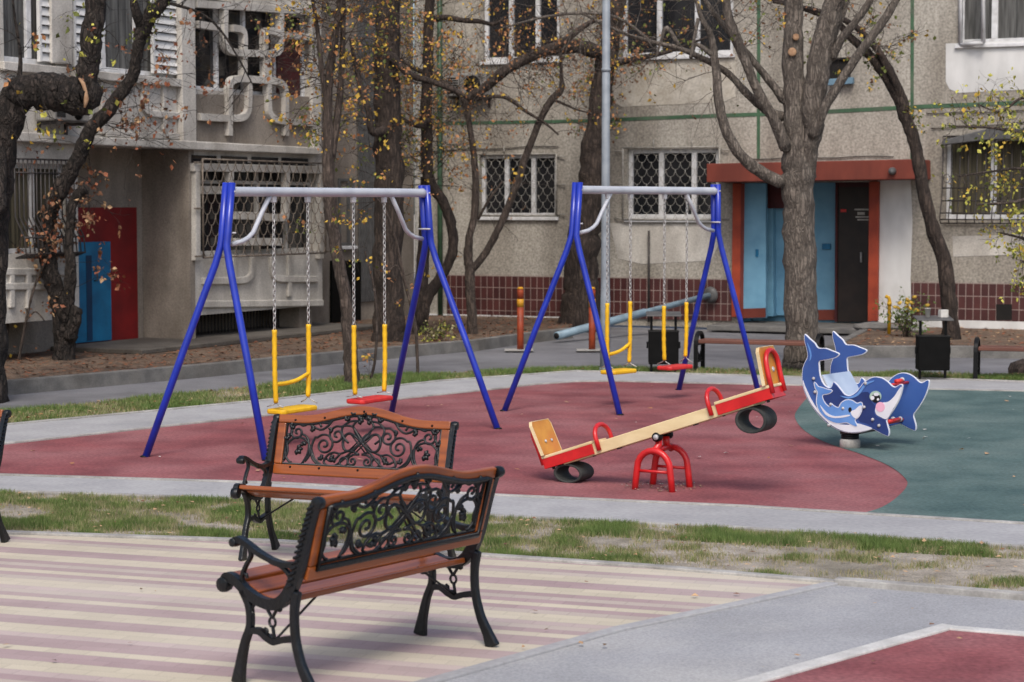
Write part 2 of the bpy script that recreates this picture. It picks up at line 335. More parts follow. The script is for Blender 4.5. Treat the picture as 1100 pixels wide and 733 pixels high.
def paver_mat():
    m = mat('striped_pavers', S(200, 190, 175), None, 5, 5, .85)
    nt = m.node_tree; N, L = nt.nodes, nt.links
    tc = N.new('ShaderNodeTexCoord'); mp = N.new('ShaderNodeMapping'); mp.vector_type = 'POINT'
    mp.inputs['Rotation'].default_value = (0, 0, -math.atan2(STRIPE.y, STRIPE.x))
    L.new(tc.outputs['Object'], mp.inputs[0])
    sx = N.new('ShaderNodeSeparateXYZ'); L.new(mp.outputs[0], sx.inputs[0])
    def math_(op, a, b=None):
        q = N.new('ShaderNodeMath'); q.operation = op
        for i, k in enumerate((a, b)):
            if k is None: continue
            if isinstance(k, (int, float)): q.inputs[i].default_value = k
            else: L.new(k, q.inputs[i])
        return q.outputs[0]
    row = math_('FLOOR', math_('DIVIDE', sx.outputs['Y'], .084))
    # broad bands: rows pair up as cream, cream, mauve, mauve with irregular breaks
    wn = N.new('ShaderNodeTexWhiteNoise'); wn.noise_dimensions = '1D'; L.new(row, wn.inputs['W'])
    ph = math_('ADD', math_('MODULO', math_('ADD', row, 4000), 4.0), math_('MULTIPLY', wn.outputs['Value'], 1.9))
    cr = N.new('ShaderNodeValToRGB'); cr.color_ramp.interpolation = 'CONSTANT'
    e = cr.color_ramp.elements
    e[0].position = 0; e[0].color = S(194, 184, 163)
    e[1].position = .38; e[1].color = S(178, 165, 155)
    for p, c in ((.5, S(162, 139, 140)), (.8, S(182, 164, 160)), (.93, S(192, 183, 165))):
        k = e.new(p); k.color = c
    L.new(math_('DIVIDE', ph, 4.9), cr.inputs[0])
    # single bricks
    col = math_('FLOOR', math_('DIVIDE', math_('ADD', sx.outputs['X'], math_('MULTIPLY', math_('MODULO', math_('ADD', row, 4000), 2.0), .1)), .2))
    cb = N.new('ShaderNodeCombineXYZ'); L.new(row, cb.inputs[0]); L.new(col, cb.inputs[1])
    w2 = N.new('ShaderNodeTexWhiteNoise'); w2.noise_dimensions = '2D'; L.new(cb.outputs[0], w2.inputs['Vector'])
    r2 = N.new('ShaderNodeMapRange'); r2.inputs[3].default_value = .93; r2.inputs[4].default_value = 1.04; L.new(w2.outputs['Value'], r2.inputs[0])
    no = N.new('ShaderNodeTexNoise'); no.inputs['Scale'].default_value = 1.1; no.inputs['Detail'].default_value = 9; L.new(tc.outputs['Object'], no.inputs['Vector'])
    r3 = N.new('ShaderNodeMapRange'); r3.inputs[1].default_value = .3; r3.inputs[2].default_value = .7; r3.inputs[3].default_value = .86; r3.inputs[4].default_value = 1.08; L.new(no.outputs['Fac'], r3.inputs[0])
    nf = N.new('ShaderNodeTexNoise'); nf.inputs['Scale'].default_value = 130; nf.inputs['Detail'].default_value = 3; L.new(tc.outputs['Object'], nf.inputs['Vector'])
    r4 = N.new('ShaderNodeMapRange'); r4.inputs[1].default_value = .3; r4.inputs[2].default_value = .7; r4.inputs[3].default_value = .88; r4.inputs[4].default_value = 1.08; L.new(nf.outputs['Fac'], r4.inputs[0])
    # joints
    fy = math_('FRACT', math_('DIVIDE', sx.outputs['Y'], .084))
    fx = math_('FRACT', math_('DIVIDE', math_('ADD', sx.outputs['X'], math_('MULTIPLY', math_('MODULO', math_('ADD', row, 4000), 2.0), .1)), .2))
    jy = math_('GREATER_THAN', math_('ABSOLUTE', math_('SUBTRACT', fy, .5)), .465)
    jx = math_('GREATER_THAN', math_('ABSOLUTE', math_('SUBTRACT', fx, .5)), .48)
    j = math_('MAXIMUM', jy, jx)
    jj = math_('SUBTRACT', 1.0, math_('MULTIPLY', j, .15))
    f = math_('MULTIPLY', math_('MULTIPLY', r2.outputs[0], r3.outputs[0]), math_('MULTIPLY', r4.outputs[0], jj))
    x = N.new('ShaderNodeMix'); x.data_type = 'RGBA'; x.blend_type = 'MULTIPLY'; x.inputs[0].default_value = 1
    L.new(cr.outputs[0], x.inputs[6]); L.new(f, x.inputs[7])
    nd = N.new('ShaderNodeTexNoise'); nd.inputs['Scale'].default_value = .55; nd.inputs['Detail'].default_value = 8; L.new(tc.outputs['Object'], nd.inputs['Vector'])
    rd = N.new('ShaderNodeMapRange'); rd.inputs[1].default_value = .4; rd.inputs[2].default_value = .72; rd.inputs[3].default_value = .08; rd.inputs[4].default_value = .5; L.new(nd.outputs['Fac'], rd.inputs[0])
    y = N.new('ShaderNodeMix'); y.data_type = 'RGBA'; L.new(rd.outputs[0], y.inputs[0]); L.new(x.outputs[2], y.inputs[6]); y.inputs[7].default_value = S(178, 171, 164)
    L.new(y.outputs[2], N['Principled BSDF'].inputs['Base Color'])
    return m
M['pavers'] = paver_mat()

# ------------------------------------------------------------------ ground
def sheet(name, pts, z, m):
    b = MB(); b.add([V((p[0], p[1], z)) for p in pts], [tuple(range(len(pts)))])
    o = b.build(name, m)
    if o.data.polygons[0].normal.z < 0: o.data.flip_normals()
    return structure(o)
def G(*px): return [g(x, y).to_2d() for x, y in px]
def line_ext(p, q, d):           # a point d metres beyond q on the way from p
    v = (q - p).normalized(); return q + v * d

sheet('ground', [(-400, -200), (400, -200), (400, 500), (-400, 500)], -.06, M['soil'])
plaza_far = G((0, 573), (300, 583), (522, 598), (697, 609.6), (898, 626.5))
plaza_right = G((898, 626.5), (800, 648), (665, 676), (500, 722))
pf_left = line_ext(plaza_far[1], plaza_far[0], 5)
pr_near = line_ext(plaza_right[2], plaza_right[3], 6)
sheet('paved_plaza', [pf_left] + plaza_far + plaza_right[1:] + [pr_near, V((-12, pr_near.y)), V((-12, pf_left.y))], 0.0, M['pavers'])
lot_far = G((898, 626.5), (1100, 643))
lf_right = line_ext(lot_far[0], lot_far[1], 6)
sheet('asphalt_lot', [lot_far[0], lot_far[1], lf_right, V((12, 2)), V((6, -8)), V((-7, -8)), pr_near] + plaza_right[::-1][:-1], -.004, M['lot'])
rc = G((800, 736), (1020, 674), (1100, 682.5)); rc_r = line_ext(rc[1], rc[2], 5); rc_n = line_ext(rc[1], rc[0], 2.5)
sheet('rubber_court', [rc[1], rc[2], rc_r, V((8, 3)), rc_n, rc[0]], .002, M['rubber_red'])
def kerb(name, pts, w, z0, z1, m, bev=.006):
    b = MB(); P = [V((p[0], p[1], (z0 + z1) / 2)) for p in pts]
    b.ribbon(P, w, (0, 0, 1), z1 - z0)
    return structure(b.build(name, m, bev=bev))
kerb('court_kerb', [rc_n, rc[0], rc[1]], .085, -.05, .014, M['kerb_white'])
kerb('court_kerb', [rc[1] - V((.03, .03)), rc[2], rc_r], .075, -.05, .012, M['kerb_white'])
kerb('plaza_kerb', [pf_left] + plaza_far, .07, -.05, .016, M['kerb'])
kerb('plaza_kerb', plaza_right + [pr_near], .07, -.05, .01, M['path'])
kerb('lot_kerb', [lot_far[0], lot_far[1], lf_right], .08, -.05, .03, M['kerb'])

path_near = G((0, 528), (300, 538), (535, 555), (800, 568), (1100, 588))
path_far = G((0, 511), (300, 520), (535, 533), (800, 545), (910, 552), (1100, 563.5))
pn = [line_ext(path_near[1], path_near[0], 6)] + path_near + [line_ext(path_near[-2], path_near[-1], 6)]
pfr = [line_ext(path_far[1], path_far[0], 6)] + path_far + [line_ext(path_far[-2], path_far[-1], 6)]
sheet('footpath', pn + pfr[::-1], 0.004, M['path'])
kerb('footpath_kerb', pn, .06, -.05, .012, M['kerb'])
kerb('footpath_kerb', pfr, .06, -.05, .014, M['kerb'])
rub_far = G((0, 478), (173, 459), (300, 445.5), (440, 428), (530, 418.7), (575, 413.5), (618, 410.5), (660, 410), (720, 411.6), (860, 414.5), (1000, 419), (1100, 421))
rf = [line_ext(rub_far[1], rub_far[0], 1.75)] + rub_far + [line_ext(rub_far[-2], rub_far[-1], 6)]
sheet('rubber_playground', pfr[1:] + [rf[-1]] + rf[::-1][1:], 0.0, M['rubber_red'])
grn = catmull([tuple(p) for p in G((882, 415.2), (868, 427), (857, 440), (854, 449), (863, 462), (885, 475), (924, 488), (955, 501), (972, 514), (974, 523), (962, 536), (946, 546), (924, 552.6))], 5)
sheet('green_rubber', [V(p) for p in grn] + G((1100, 563.3)) + [pfr[-1], rf[-1]] + G((1100, 421), (1000, 419)), 0.004, M['rubber_green'])
p2_far = G((0, 458), (150, 444), (300, 429.5), (474, 410), (530, 406), (619, 399.5), (720, 402), (860, 406), (1000, 407.5), (1100, 411))
p2 = [line_ext(p2_far[1], p2_far[0], 6)] + p2_far + [line_ext(p2_far[-2], p2_far[-1], 6)]
rfl = [line_ext(rub_far[1], rub_far[0], 7)] + rf[1:]
sheet('back_footpath', rfl + p2[::-1], 0.006, M['path'])
kerb('playground_kerb', rfl, .05, -.05, .016, M['kerb'])
kerb('back_footpath_kerb', p2, .06, -.05, .02, M['kerb'])
gr_far = G((0, 443), (141, 429.5), (290, 413.6), (388, 404), (480, 402), (580, 397), (650, 396), (780, 398), (913, 400), (1037, 402.5), (1100, 404))
gf = [line_ext(gr_far[1], gr_far[0], 6)] + gr_far + [line_ext(gr_far[-2], gr_far[-1], 6)]
sheet('back_verge', p2 + gf[::-1], -.012, M['soil'])
sheet('front_verge', pn + [lf_right, lot_far[1]] + plaza_far[::-1] + [pf_left], -.012, M['soil'])
sheet('road', [V((-60, 6)), gf[0]] + gf[1:] + [V((60, 14)), V((60, 60)), V((-60, 60))], -.03, M['asphalt'])
# raised beds with kerbs
kb = [(0, 410), (120, 400), (220, 391.5), (370, 377.5), (510, 365.5), (570, 357.5), (612, 353)]
kbp = [g(x, y, .12).to_2d() for x, y in kb]
kb0 = line_ext(kbp[1], kbp[0], 14)
# ------------------------------------------------------------------ buildings
F = Plane((3.24, 32.92), (.9125, -.409))
_w0 = V((-5.83, 26.72)); _w1 = V((-1.72, 34.95))
W = Plane(_w0, _w1 - _w0)
BO = .8                                    # how far the bays stand out from the recessed wall
B = Plane(_w0 + W.n.to_2d() * BO, _w1 - _w0)
corner = _w1

def bed(name, pts, z, m):
    b = MB(); b.prism([V((p[0], p[1], z)) for p in pts], (0, 0, -z - .05))
    return structure(b.build(name, m))
wl = W.pt(-14, 0).to_2d()
fe = F.px(618, 349).to_2d()
bed('planting_bed', [kb0] + kbp + [fe, corner, wl], .1, M['bed'])
kerb('bed_kerb', [kb0] + kbp, .12, -.05, .13, M['kerb_dark'], .012)
rk = [g(x, y, .13).to_2d() for x, y in ((926, 355), (906, 366), (889, 371), (931, 371.5), (1032, 371.5), (1100, 372.5))]
rk_r = line_ext(rk[-2], rk[-1], 6)
bed('side_bed', [F.px(936, 357).to_2d(), rk[1], rk[2], rk[3], rk[4], rk[5], rk_r, F.pt(9.5, 0).to_2d()], .1, M['bed'])
kerb('side_bed_kerb', [rk[2], rk[3], rk[4], rk[5], rk_r], .12, -.05, .13, M['kerb_dark'], .012)
kerb('side_bed_kerb', [F.px(938, 357, .05).to_2d(), rk[1] + V((-.05, 0)), rk[2] + V((-.04, -.03))], .12, -.05, .12, M['kerb_dark'], .012)

def holed_wall(mb, pl, s0, s1, z0, z1, holes, front, depth):
    ss = sorted(set([s0, s1] + [h[0] for h in holes] + [h[1] for h in holes])); ss = [s for s in ss if s0 <= s <= s1]
    zz = sorted(set([z0, z1] + [h[2] for h in holes] + [h[3] for h in holes])); zz = [z for z in zz if z0 <= z <= z1]
    inside = lambda s, z: any(h[0] < s < h[1] and h[2] < z < h[3] for h in holes)
    for i in range(len(ss) - 1):
        for j in range(len(zz) - 1):
            if inside((ss[i] + ss[i + 1]) / 2, (zz[j] + zz[j + 1]) / 2): continue
            mb.add([pl.pt(ss[i], zz[j], front), pl.pt(ss[i + 1], zz[j], front), pl.pt(ss[i + 1], zz[j + 1], front), pl.pt(ss[i], zz[j + 1], front)], [(0, 1, 2, 3)])
    for a, b, c, d in holes:
        for p, q in (((a, c), (a, d)), ((b, c), (b, d)), ((a, c), (b, c)), ((a, d), (b, d))):
            mb.add([pl.pt(*p, front), pl.pt(*q, front), pl.pt(*q, front - depth), pl.pt(*p, front - depth)], [(0, 1, 2, 3)])
def hole(pl, x0, y0, x1, y1, off=0):
    xm, ym = (x0 + x1) / 2, (y0 + y1) / 2
    return (pl.sz(x0, ym, off)[0], pl.sz(x1, ym, off)[0], pl.sz(xm, y1, off)[1], pl.sz(xm, y0, off)[1])

# ---- main block
bld = thing('apartment_building', F.px(760, 352), 'beige pebble-dashed apartment block with a dark tiled plinth and a red entrance canopy', 'building')
S_L, S_R, ZT = F.sz(446, 345)[0], F.sz(1100, 360)[0] + 6, 9.0
hw = [hole(F, 516, 166, 598, 233), hole(F, 674, 160, 772, 235), hole(F, 1016, 146, 1118, 236),
      hole(F, 519, -60, 601, 65), hole(F, 668, -60, 788, 60), hole(F, 1030, -80, 1160, 46), hole(F, 889, 62, 914, 90)]
ent = hole(F, 794, 196, 940, 347); ent = (ent[0], ent[1], 0.0, ent[3])
b = MB()
holed_wall(b, F, S_L, S_R, 0, ZT, hw + [ent], 0, .12)
b.build('wall', M['facade'], bld)
b = MB()
for a, c, d, e in hw: b.add([F.pt(a, d, -.12), F.pt(c, d, -.12), F.pt(c, e, -.12), F.pt(a, e, -.12)], [(0, 1, 2, 3)])
# plinth, in two runs
pz_l, pz_r = F.sz(620, 297.5)[1], F.sz(1040, 304)[1]
pl_ = MB(); s_e0, s_e1 = F.sz(786, 345)[0], F.sz(979, 345)[0]
pl_.srect(F, F.sz(481, 345)[0], s_e0, .12, pz_l, .03, .03)
pl_.build('tiled_plinth', M['tiles'], bld, uv=F)
pl_ = MB(); pl_.srect(F, s_e1, S_R, .22, pz_r, .03, .03); pl_.build('tiled_plinth', M['tiles'], bld, uv=F)
pl_ = MB(); pl_.srect(F, F.sz(462, 345)[0], F.sz(628, 345)[0], 0, .119, .05, .05); pl_.srect(F, s_e1 + .02, S_R, 0, .219, .05, .05)
pl_.build('plinth_foot', M['white_paint'], bld)
# joints
b = MB()
b.slab(F, [(446, 131.5), (620, 128.5), (740, 123.5), (860, 119.5), (1000, 112), (1180, 105.5), (1180, 110), (1000, 116.5), (860, 123.5), (740, 127.5), (620, 132), (446, 135)], .008, .008)
for x in (815, 980):
    q = MB(); q.slab(F, [(x - 1.8, -130), (x + 2.2, -130), (x + 1.2, 171), (x - 2, 171)], .011, .011); q.build('wall_joint', M['green_joint'], bld)
b.build('wall_joint', M['green_joint'], bld)
# painted patches under the upper windows
b = MB()
def patch(poly, th, m, name):
    q = MB(); q.slab(F, poly, th, th); q.build(name, M[m], bld)
patch([(652, 68), (790, 62), (790, 104), (776, 110), (668, 115), (655, 108)], .006, 'facade_pale', 'painted_patch')
patch([(1016, 47), (1180, 40), (1180, 92), (1030, 100), (1020, 96), (1016, 88)], .006, 'white_paint', 'painted_patch')
patch([(943, 194), (978, 193), (980, 240), (978, 300), (980, 346), (943, 347)], .014, 'white_paint', 'painted_patch')
patch([(1023, 254), (1100, 252), (1130, 253), (1130, 272), (1060, 275), (1024, 276)], .006, 'concrete', 'plaster_patch')
patch([(655, 240), (774, 241), (772, 262), (764, 280), (690, 284), (664, 278)], .006, 'concrete', 'plaster_patch')

def window(pl, parent, rect, mull, frame_w=.06, off=-.06, kind='glass', sill=True, mullm='white_frame', curtain=None, transom=None, sill_out=.06):
    a, c, d, e = rect
    w = MB(); w.add([pl.pt(a, d, off - .05), pl.pt(c, d, off - .05), pl.pt(c, e, off - .05), pl.pt(a, e, off - .05)], [(0, 1, 2, 3)])
    win = w.build('window', M[kind], parent)
    f = MB()
    f.srect(pl, a, a + frame_w, d, e, off, .06); f.srect(pl, c - frame_w, c, d, e, off, .06)
    f.srect(pl, a + frame_w, c - frame_w, d, d + frame_w, off, .06); f.srect(pl, a + frame_w, c - frame_w, e - frame_w, e, off, .06)
    for q in mull:
        s = a + (c - a) * q; f.srect(pl, s - frame_w * .6, s + frame_w * .6, d + frame_w, e - frame_w, off + .003, .06)
    if transom: f.srect(pl, a + frame_w, c - frame_w, d + (e - d) * transom - .025, d + (e - d) * transom + .025, off - .004, .05)
    f.build('window_frame', M[mullm], win, bev=.006)
    if curtain:
        k = MB(); s = a + frame_w; n = 40; vs = []
        for i in range(n + 1):
            t = s + (c - a - 2 * frame_w) * i / n; o = off - .035 + .008 * math.sin(i * 1.9) 
            vs += [pl.pt(t, d + .04, o - .008), pl.pt(t, e - .04, o - .008)]
        k.add(vs, [(2 * i, 2 * i + 2, 2 * i + 3, 2 * i + 1) for i in range(n)], 0, True)
        k.build('curtain', M[curtain], win)
    if sill:
        k = MB(); k.srect(pl, a - .04, c + .04, d - .06, d - .003, sill_out, .12); k.build('window_sill', M['white_frame'], win, bev=.008)
    return win
def scale_grille(pl, win, rect, cell, row, front, frame=.03, r=.0036, prongs=(), m='cream_grille'):
    a, c, d, e = rect; k = MB()
    cs = [(a, d), (c, d), (c, e), (a, e)]
    for i in range(4):
        p, q = cs[i], cs[(i + 1) % 4]
        k.tube([pl.pt(*p, front), pl.pt(*q, front)], frame / 2, 6)
    nc = max(1, round((c - a) / cell)); cw = (c - a) / nc; nr = max(1, round((e - d) / row)); rh = (e - d) / nr
    for j in range(nr):
        for i in range(-1, nc + 1):
            cx = a + cw * (i + .5 + (.5 if j % 2 else 0)); top = e - rh * j
            pts = []
            for t in range(9):
                an = PI + PI * t / 8
                s, z = cx + cw / 2 * math.cos(an), top + rh * 1.08 * math.sin(an)
                if a <= s <= c and z >= d - .01: pts.append(pl.pt(s, max(z, d), front))
            if len(pts) > 2: k.tube(pts, r, 5)
    for s, z0, z1 in prongs: k.tube([pl.pt(s, z0, front), pl.pt(s, z1, front)], .012, 5)
    for z in (d + .02, (d + e) / 2, e - .05):
        for s0, s1 in ((a - .16, a), (c, c + .16)): k.tube([pl.pt(s0, z, front - .03), pl.pt(s1, z, front)], .012, 5)
    return k.build('window_grille', M[m], win)
R1 = hw[0]; w1 = window(F, bld, R1, (.33, .68), .065, kind='glass')
scale_grille(F, w1, (R1[0] - .01, R1[1] + .01, R1[2] + .02, R1[3]), .165, .115, .05, prongs=((R1[0] + (R1[1] - R1[0]) * .33, R1[3], R1[3] + .14),))
R2 = hw[1]; w2 = window(F, bld, R2, (.36, .72), .07, kind='glass', curtain=None)
scale_grille(F, w2, (R2[0] - .06, R2[1] + .03, R2[2] - .02, R2[3] + .02), .165, .115, .06, prongs=((R2[0] + (R2[1] - R2[0]) * .3, R2[3], R2[3] + .16), (R2[0] + (R2[1] - R2[0]) * .72, R2[3], R2[3] + .16)))
R3 = hw[2]; w3 = window(F, bld, R3, (.5,), .075, kind='glass', curtain='curtain', sill=False)
k = MB(); a, c, d, e = R3; a -= .04; c += .1; d -= .06
prof = [(e, .04), (d + .55, .06), (d + .35, .1), (d + .16, .2), (d + .06, .22), (d, .16), (d, .03)]
n = 12
for i in range(n + 1):
    s = a + (c - a) * i / n; k.tube([F.pt(s, z, o) for z, o in prof], .009, 5)
for z, o in prof: k.tube([F.pt(a, z, o), F.pt(c, z, o)], .011, 5)
for i in range(n):                                    # curled ornament
    s = a + (c - a) * (i + .5) / n
    for zc in (d + .7,):
        k.tube([F.pt(s + .05 * math.cos(t), zc + .07 * math.sin(t), .06) for t in [j * PI / 6 for j in range(12)]], .006, 4, closed=True)
k.build('window_grille', M['dark_iron'], w3)
k = MB(); k.slab(F, [(1012, 151), (1062, 138), (1125, 137), (1128, 149), (1062, 150), (1012, 156)], .24, .22); k.build('window_awning', M['grey_sheet'], w3, bev=.01)
window(F, bld, hw[3], (.35, .7), .07, kind='glass', transom=.6)
window(F, bld, hw[4], (.33, .67), .07, kind='glass', transom=.75)
w6 = window(F, bld, hw[5], (.3,), .08, kind='glass', curtain='lace')
w7 = window(F, bld, hw[6], (), .03, off=-.02, kind='dark_void', sill=False, mullm='dark_iron')
k = MB(); k.slab(F, [(889, 85), (916, 83), (916, 90), (889, 92)], .12, .1); k.build('window_box', M['box_blue'], w7, bev=.006)
# open casement of the upper right window
k = MB()
P0 = [(1032, -60), (1058, -60), (1058, 47), (1032, 48)]
fr = [F.px(x, y, .05) for x, y in P0]; out = V(F.n) * .12
a_, b_, c_, d_ = fr[0], fr[1] + out, fr[2] + out, fr[3]
for p, q in ((a_, b_), (b_, c_), (c_, d_), (d_, a_)): k.tube([p, q], .035, 4)
k.build('open_casement', M['white_frame'], w6)

# vent in the plinth
k = MB(); k.slab(F, [(1070, 327), (1087, 327), (1087, 344), (1070, 344)], .036, .005); k.build('basement_vent', M['dark_void'], bld)
# wall cables and pipes
k = MB()
for y0, y1, x0, x1 in ((163, 157, 446, 600), (138, 131, 1000, 1120), (122, 119, 995, 1110), (171, 168, 800, 960)):
    k = MB(); k.tube([F.px(x0 + (x1 - x0) * t / 8, y0 + (y1 - y0) * t / 8 + .8 * math.sin(t * 1.7), .02) for t in range(9)], .008, 5); k.build('wall_cable', M['dark_iron'], bld)
k = MB(); k.tube([F.px(472, -130, .1), F.px(472.5, 200, .1), F.px(473, 346, .1)], .045, 8); k.build('drainpipe', M['green_pipe'], bld)
k = MB(); k.tube([F.px(634, 205, .08), F.px(635, 300, .08), F.px(635, 349, .08)], .04, 8); k.build('drainpipe', M['green_pipe'], bld)
k = MB(); k.tube([F.px(697, 248, .06), F.px(697, 346, .06)], .02, 6); k.build('vertical_bar', M['dark_iron'], bld)

# entrance
ED = .75
k = MB()
e0, e1, e2, e3 = ent
k.add([F.pt(e0, 0, -ED), F.pt(e1, 0, -ED), F.pt(e1, e3, -ED), F.pt(e0, e3, -ED)], [(0, 1, 2, 3)])
k.add([F.pt(e0, 0, -.125), F.pt(e0, 0, -ED), F.pt(e0, e3, -ED), F.pt(e0, e3, -.125)], [(0, 1, 2, 3)])
k.build('entrance_wall', M['sky_blue'], bld)
k = MB(); k.add([F.pt(e1, 0, -.125), F.pt(e1, 0, -ED), F.pt(e1, e3, -ED), F.pt(e1, e3, -.125)], [(0, 1, 2, 3)]); k.add([F.pt(e0, e3, -.125), F.pt(e1, e3, -.125), F.pt(e1, e3, -ED), F.pt(e0, e3, -ED)], [(0, 1, 2, 3)])
k.build('entrance_lining', M['maroon'], bld)
k = MB(); k.slab(F, [(787, 197), (796, 197), (794.5, 340), (785.5, 341)], .1, .22); k.build('entrance_post', M['post_red'], bld, bev=.008)
k = MB(); k.slab(F, [(933.5, 195), (944, 195), (942.5, 345), (932, 345.5)], .1, .22); k.build('entrance_post', M['post_red'], bld, bev=.008)
k = MB(); k.slab(F, [(900, 196), (935, 196), (934, 346), (899, 346)], -.62, .1); dr = k.build('entrance_door', M['door_dark'], bld, bev=.006)
k = MB(); k.slab(F, [(897.3, 196), (900, 196), (899, 346), (896.5, 346)], -.58, .14); k.slab(F, [(900, 196), (935, 196), (935, 201), (900, 201)], -.6, .1); k.build('door_frame', M['maroon'], dr)
k = MB(); k.tube([F.px(925, 282, -.58), F.px(925, 271, -.58)], .016, 6); k.build('handle', M['cap'], dr)
k = MB()
for x0, y0, x1, y1 in ((918, 224.5, 933, 226), (921, 228, 929, 231), (919, 232.5, 933, 234), (921, 235.5, 933, 237)): k.slab(F, [(x0, y0), (x1, y0), (x1, y1), (x0, y1)], -.612, .004)
k.build('notice', M['paper'], dr)
k = MB(); k.slab(F, [(903, 225), (909, 225), (909, 228), (903, 228)], -.612, .004); k.build('notice', M['red_plastic'], dr)
k = MB(); k.slab(F, [(822, 222), (830, 222), (831, 340), (822, 340)], -.45, .3); k.build('blue_pilaster', M['sky_blue'], bld, bev=.006); k = MB(); k.slab(F, [(830, 222), (846, 222), (846, 339), (831, 339)], -.62, .1); k.build('blue_pilaster', M['sky_blue'], bld, bev=.006)
k = MB(); k.slab(F, [(823, 196), (846, 196), (846, 224), (823, 224)], -.4, .3); k.build('meter_board', M['maroon'], bld)
k = MB(); k.slab(F, [(796, 332), (822, 331), (822, 341), (796, 342)], -.06, .04); k.build('painted_skirting', M['canopy_red'], bld); k = MB(); k.slab(F, [(876, 333), (898, 333), (898, 344), (876, 344)], -.69, .04); k.build('painted_skirting', M['canopy_red'], bld)
k = MB(); k.slab(F, [(811.5, 268), (814.5, 268), (814.5, 276), (811.5, 276)], -.08, .05); k.build('meter_box', M['deep_blue'], bld, bev=.004); k = MB(); k.slab(F, [(883, 262), (892, 262), (892, 268), (883, 268)], -.7, .05); k.build('meter_box', M['deep_blue'], bld, bev=.004)
k = MB(); k.slab(F, [(797, 197), (822.5, 197), (822.5, 342), (795.5, 342)], -.1, .1); k.build('entrance_panel', M['sky_blue'], bld, bev=.005)
k = MB(); CO = .9
k.slab(F, [(759, 176), (986, 171), (986.5, 192.5), (759, 196)], CO, CO - .015); k.build('entrance_canopy', M['canopy_red'], bld, bev=.012)
k = MB(); k.lathe([(.06, 0), (.06, .05), (.045, .1), (.0, .12)], F.px(959, 184, CO), 10, axis=F.n); k.build('porch_lamp', M['grey_sheet'], bld)
k = MB(); k.prism([F.pt(e0 - .3, .0, -ED), F.pt(e1 + .15, .0, -ED), F.pt(e1 + .15, 0, .75), F.pt(e0 - .3, 0, .75)], (0, 0, .09)); k.build('entrance_step', M['kerb_dark'], bld, bev=.015)

# ---- side block with the balconies
wing = thing('apartment_building', W.px(147, 377), 'grey concrete block with balconies of rounded relief lattice and a red painted doorway wall', 'building')
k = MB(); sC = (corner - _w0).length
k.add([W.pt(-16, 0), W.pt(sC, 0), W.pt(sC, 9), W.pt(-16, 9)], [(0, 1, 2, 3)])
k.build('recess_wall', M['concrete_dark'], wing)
sb = lambda x, y=200: B.sz(x, y)[0]
zb = lambda x, y: B.sz(x, y)[1]
sR = sb(346, 250); s205 = sb(203, 250); s84 = sb(84, 250)
z_slab0 = zb(230, 161); z_slab1 = zb(230, 150)
# block of the upper storey, standing out, and the two lower bays
k = MB()
def solid(pl, s0, s1, z0, z1, front, back, mb): mb.srect(pl, s0, s1, z0, z1, front, front - back)
z2w = zb(150, 84)
holesU = [hole(B, 3, -90, 59, 69), hole(B, 79, -90, 191, 80), hole(B, 209.5, 6, 332, 101)]
holesL = [hole(B, 8, 176, 72, 272), hole(B, 212, 175, 340, 272)]
U0 = MB()
holed_wall(U0, B, -16, sR, z_slab0, 9, [(h[0], h[1], h[2], 8.6 if h[3] > 5 else h[3]) for h in holesU], 0, .14)
U0.add([B.pt(-16, z_slab0, 0), B.pt(sR, z_slab0, 0), B.pt(sR, z_slab0, -BO), B.pt(-16, z_slab0, -BO)], [(0, 1, 2, 3)])
U0.add([B.pt(sR, z_slab0, 0), B.pt(sR, 9, 0), B.pt(sR, 9, -BO), B.pt(sR, z_slab0, -BO)], [(0, 1, 2, 3)])
U0.build('upper_wall', M['concrete'], wing)
zlb = zb(260, 335)
Lw = MB()
holed_wall(Lw, B, s205, sR, zlb, z_slab0 - .004, holesL[1:], 0, .14)
Lw.add([B.pt(s205, zlb, 0), B.pt(sR, zlb, 0), B.pt(sR, zlb, -BO), B.pt(s205, zlb, -BO)], [(0, 1, 2, 3)])
Lw.add([B.pt(sR, zlb, 0), B.pt(sR, z_slab0, 0), B.pt(sR, z_slab0, -BO), B.pt(sR, zlb, -BO)], [(0, 1, 2, 3)])
Lw.build('lower_bay', M['concrete'], wing)
Lw = MB(); zl2 = zb(40, 345)
holed_wall(Lw, B, -16, s84, zl2, z_slab0 - .004, holesL[:1], 0, .14)
Lw.add([B.pt(-16, zl2, 0), B.pt(s84, zl2, 0), B.pt(s84, zl2, -BO), B.pt(-16, zl2, -BO)], [(0, 1, 2, 3)])
Lw.add([B.pt(s84, zl2, 0), B.pt(s84, z_slab0, 0), B.pt(s84, z_slab0, -BO), B.pt(s84, zl2, -BO)], [(0, 1, 2, 3)])
Lw.build('lower_bay', M['concrete'], wing)
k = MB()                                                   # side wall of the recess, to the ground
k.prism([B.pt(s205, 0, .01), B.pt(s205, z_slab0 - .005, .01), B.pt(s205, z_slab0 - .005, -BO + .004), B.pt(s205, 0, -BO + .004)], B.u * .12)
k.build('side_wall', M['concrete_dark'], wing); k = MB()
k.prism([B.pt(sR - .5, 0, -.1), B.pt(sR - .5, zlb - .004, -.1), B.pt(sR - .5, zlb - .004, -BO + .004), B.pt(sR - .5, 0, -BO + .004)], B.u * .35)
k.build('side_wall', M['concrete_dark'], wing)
k = MB()                                                   # railing in the dark space under the bay
for i in range(34):
    s = s205 + .15 + (sR - .55 - s205 - .15) * i / 33
    k.tube([B.pt(s, 0, -.45), B.pt(s, zlb, -.45)], .012, 5)
k.build('basement_railing', M['dark_iron'], wing)
